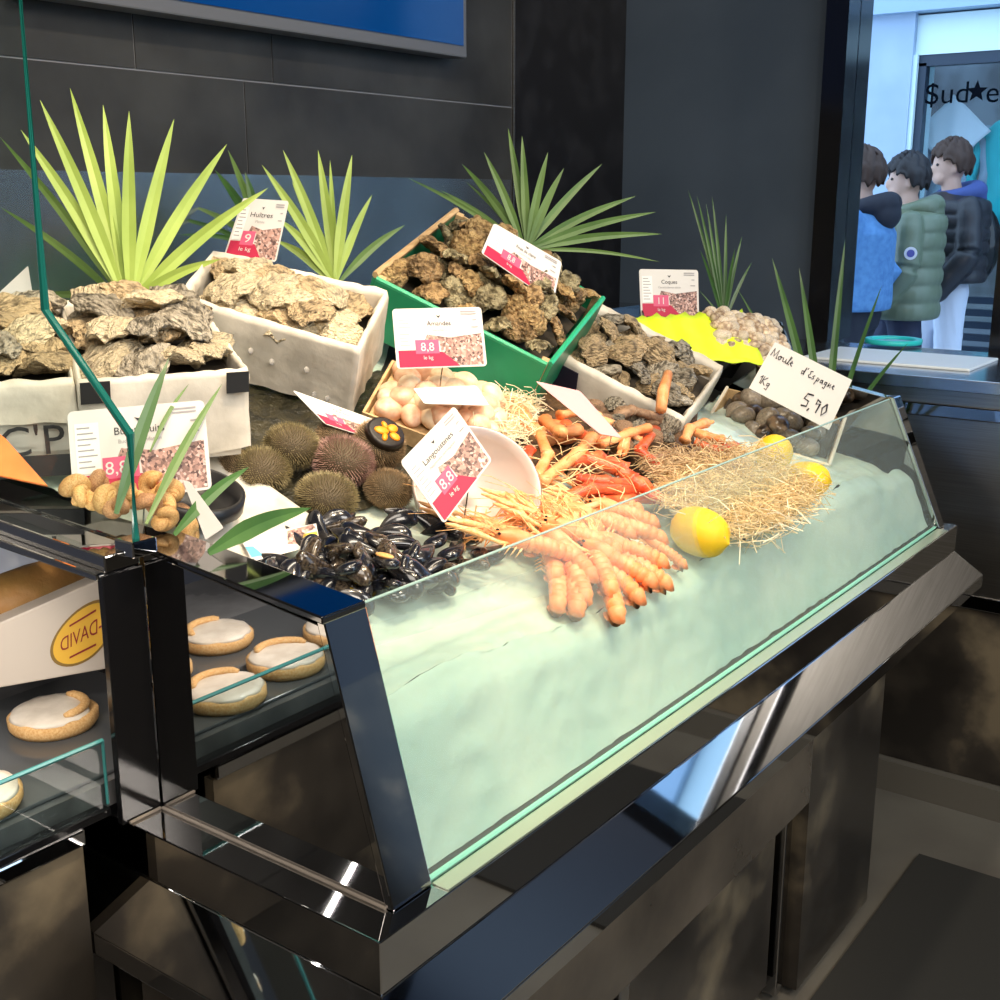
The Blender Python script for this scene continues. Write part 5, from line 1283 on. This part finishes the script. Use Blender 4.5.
fan((265, 250), 2.6, [(215, 170, .1, 1, LEAFD), (228, 150, .1, .8, LEAFM), (245, 172, 0, 1, LEAFD), (190, 205, .1, .7, LEAFM), (178, 235, 0, .5, LEAFD), (160, 215, .1, .5, LEAFD)], 'dark green palm leaf between the two light green fans', LEAFD, .011)
# front left blades
p_ = onB(132, 560, .0); r = thing('palm_fan', 'dark green palm leaf with a few long blades at the left front corner', 'palm leaf', p_, 'fan palm leaves decorating the display')
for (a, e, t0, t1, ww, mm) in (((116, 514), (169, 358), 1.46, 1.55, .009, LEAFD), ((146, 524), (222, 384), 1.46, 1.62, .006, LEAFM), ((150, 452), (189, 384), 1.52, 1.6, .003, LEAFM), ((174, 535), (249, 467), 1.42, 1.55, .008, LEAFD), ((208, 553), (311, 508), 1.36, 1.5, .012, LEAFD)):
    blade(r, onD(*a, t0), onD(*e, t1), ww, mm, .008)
p_ = onB(18, 300, .0)
# white paper corner behind the glass at the far left
plain_card([(0, 292), (28, 266), (33, 296), (0, 300)], 2.2, (-.6, -1, .5), 'white paper corner standing behind the far left carton', WHITE, 'paper_corner')
# ------------------------------------------------------------------ pastries
CR = mat('pastry_crust', (.68, .36, .12), .6, col2=(.82, .55, .26), scale=40, ramp=(.35, .65), bump=.4, bscale=120)
CREAM = mat('white_icing', (.62, .55, .46), .3, col2=(.78, .71, .62), scale=4, bump=.15, bscale=60)
def tart():
    r = bpy.data.objects.new('tart', None); COL.objects.link(r)
    b = MB(); V = []; n = 44; prof = [(.0, 0), (.46, 0), (.50, .05), (.50, .13), (.45, .16), (.40, .13), (.0, .11)]
    for rr, z in prof:
        for j in range(n):
            a = 2*math.pi*j/n; w_ = 1+.02*noise.noise(Vector((math.cos(a)*3, math.sin(a)*3, z*9))); V.append((rr*w_*math.cos(a), rr*w_*math.sin(a), z))
    b.add(V, [(i*n+j, i*n+(j+1) % n, (i+1)*n+(j+1) % n, (i+1)*n+j) for i in range(len(prof)-1) for j in range(n)]); b.build('crust', CR, r, True, world=False)
    b = MB(); V = []; prof = [(.0, .195), (.2, .20), (.36, .19), (.45, .172), (.475, .145), (.44, .125)]
    for rr, z in prof:
        for j in range(n):
            a = 2*math.pi*j/n; w_ = 1+.06*noise.noise(Vector((math.cos(a)*2, math.sin(a)*2, 3))); cut = 1-.20*max(0, math.cos(a-.6))**6 if rr > .3 else 1
            V.append((rr*w_*cut*math.cos(a), rr*w_*cut*math.sin(a), z+.012*noise.noise(Vector((rr*8*math.cos(a), rr*8*math.sin(a), 1)))))
    b.add(V, [(i*n+j, i*n+(j+1) % n, (i+1)*n+(j+1) % n, (i+1)*n+j) for i in range(len(prof)-1) for j in range(n)]); b.build('icing', CREAM, r, True, world=False)
    b = MB(); P = [(.36*math.cos(a), .36*math.sin(a), .205) for a in [R(-40+12*i) for i in range(12)]]; b.tube(P, [.03]+[.055]*10+[.03], 10, flat=.7); b.build('pastry_crescent', CR, r, True, world=False)
    return r
tp = tart(); TZ = .8955
for i, (x, y, s, ro, lab) in enumerate([(.052, .640, .118, -1.1, 'white iced tart with a pastry crescent at the left of the black post'), (-.145, .515, .12, 1.2, 'white iced tart nearest the low glass of the pastry case'), (-.285, .535, .12, 1.5, 'white iced tart seen only in the mirrored end panel, upper right'),
      (-.29, .70, .118, .8, 'white iced tart at the back, mirrored in the end panel'), (-.14, .67, .118, 2, 'white iced tart between the box and the front one'), (-.43, .56, .12, 2.5, 'white iced tart furthest left in the case')]):
    o = tp if i == 0 else copy_tree(tp); o.location = (x, y, TZ+.006); o.scale = (s, s, s*1.15); o.rotation_euler = (0, 0, ro)
    tag(o, lab, 'tart', 'iced tarts in the pastry case')
# glass tray under the tarts
tag(recenter(bevel(boxo('serving_tray', (-.55, .465, .8952), (.205, .78, .9005), mat('smoked_tray', (.08, .085, .09), .12)), .002)), 'smoky grey serving tray under the iced tarts', 'tray')
# cake box modelled in place of its mirror reflection, lettering reversed
bx = cardpl([(-40, 640), (112, 574), (112, 668), (-40, 695)], 1.60, (-.55, -1, .12))
cbx = Card(bx); t = thing('mirrored_cake_box', 'solid copy of a mirrored cream cake box, yellow oval label reversed, behind the tarts', 'box', cbx.at(.5, 0))
b = MB(); fr_ = [cbx.at(0, 0), cbx.at(1, 0), cbx.at(1, 1), cbx.at(0, 1)]; bk = [p-cbx.n*.05 for p in fr_]; b.hexa(bk, fr_); bevel(b.build('box_side', mat('cream_box_card', (.52, .46, .40), .6), t), .002)
ov = lambda s: [(.80+s*.21*math.cos(a)*.95, .45+s*.30*math.sin(a)+s*.21*math.cos(a)*.42) for a in [2*math.pi*i/36 for i in range(36)]]
cbx.patch('label_border', ov(1.1), mat('brown_label_edge', (.22, .13, .03), .5), t, o=.0005); cbx.patch('oval_label', ov(1.0), mat('yellow_label', (.72, .42, .05), .45), t, o=.001)
V, Fc = textdata('J-DAVID', 1, 0, 'CENTER'); asp = cbx.h/cbx.w
mesh('lettering', [cbx.at(.80-p.x*.24*asp, .45+p.y*.24-p.x*.24*asp*.42, .0018) for p in V], Fc, mat('dark_red_ink', (.25, .02, .02), .5), t)
b = MB()
for k, v in ((1, .19), (-1, -.19)):
    Q = [cbx.at(.80-.09, .45+v-.012-.04, .0018), cbx.at(.80+.09, .45+v-.012+.04, .0018), cbx.at(.80+.09, .45+v+.012+.04, .0018), cbx.at(.80-.09, .45+v+.012-.04, .0018)]; b.add(Q, [(0, 1, 2, 3)])
b.build('fine_print', MT['dark_red_ink'], t)
# wrapped loaf on top behind the box
V = []; Fc = []; pb = cardpl([(-30, 556), (112, 520), (112, 610), (-30, 670)], 1.70, (-.5, -1, .2)); cp_ = Card(pb)
b = MB(); b.ell(cp_.at(.50, .48), (.10, .05, .042), 24, 14, fn=lambda v: v*(1+.06*noise.noise(v*40))); t = thing('wrapped_loaf', 'brown loaf in blue-white paper above the cake box', 'bread', cp_.at(.5, 0))
b.build('loaf', mat('loaf_crust', (.30, .14, .04), .6, col2=(.20, .12, .03), scale=14, bump=.4), t, True)
b = MB(); V = []; K = 16
for i in range(K+1):
    for j in range(K+1): u = i/K; v = j/K; V.append(cp_.at(u*1.1-.05, v*1.15-.05, -.055+.008*noise.noise(Vector((u*6, v*6, 2)))))
b.add(V, [(i*(K+1)+j, i*(K+1)+j+1, (i+1)*(K+1)+j+1, (i+1)*(K+1)+j) for i in range(K) for j in range(K)]); o = b.build('wrapping_paper', mat('blue_white_paper', (.45, .5, .62), .6), t, True); s = o.modifiers.new('s', 'SOLIDIFY'); s.thickness = .001
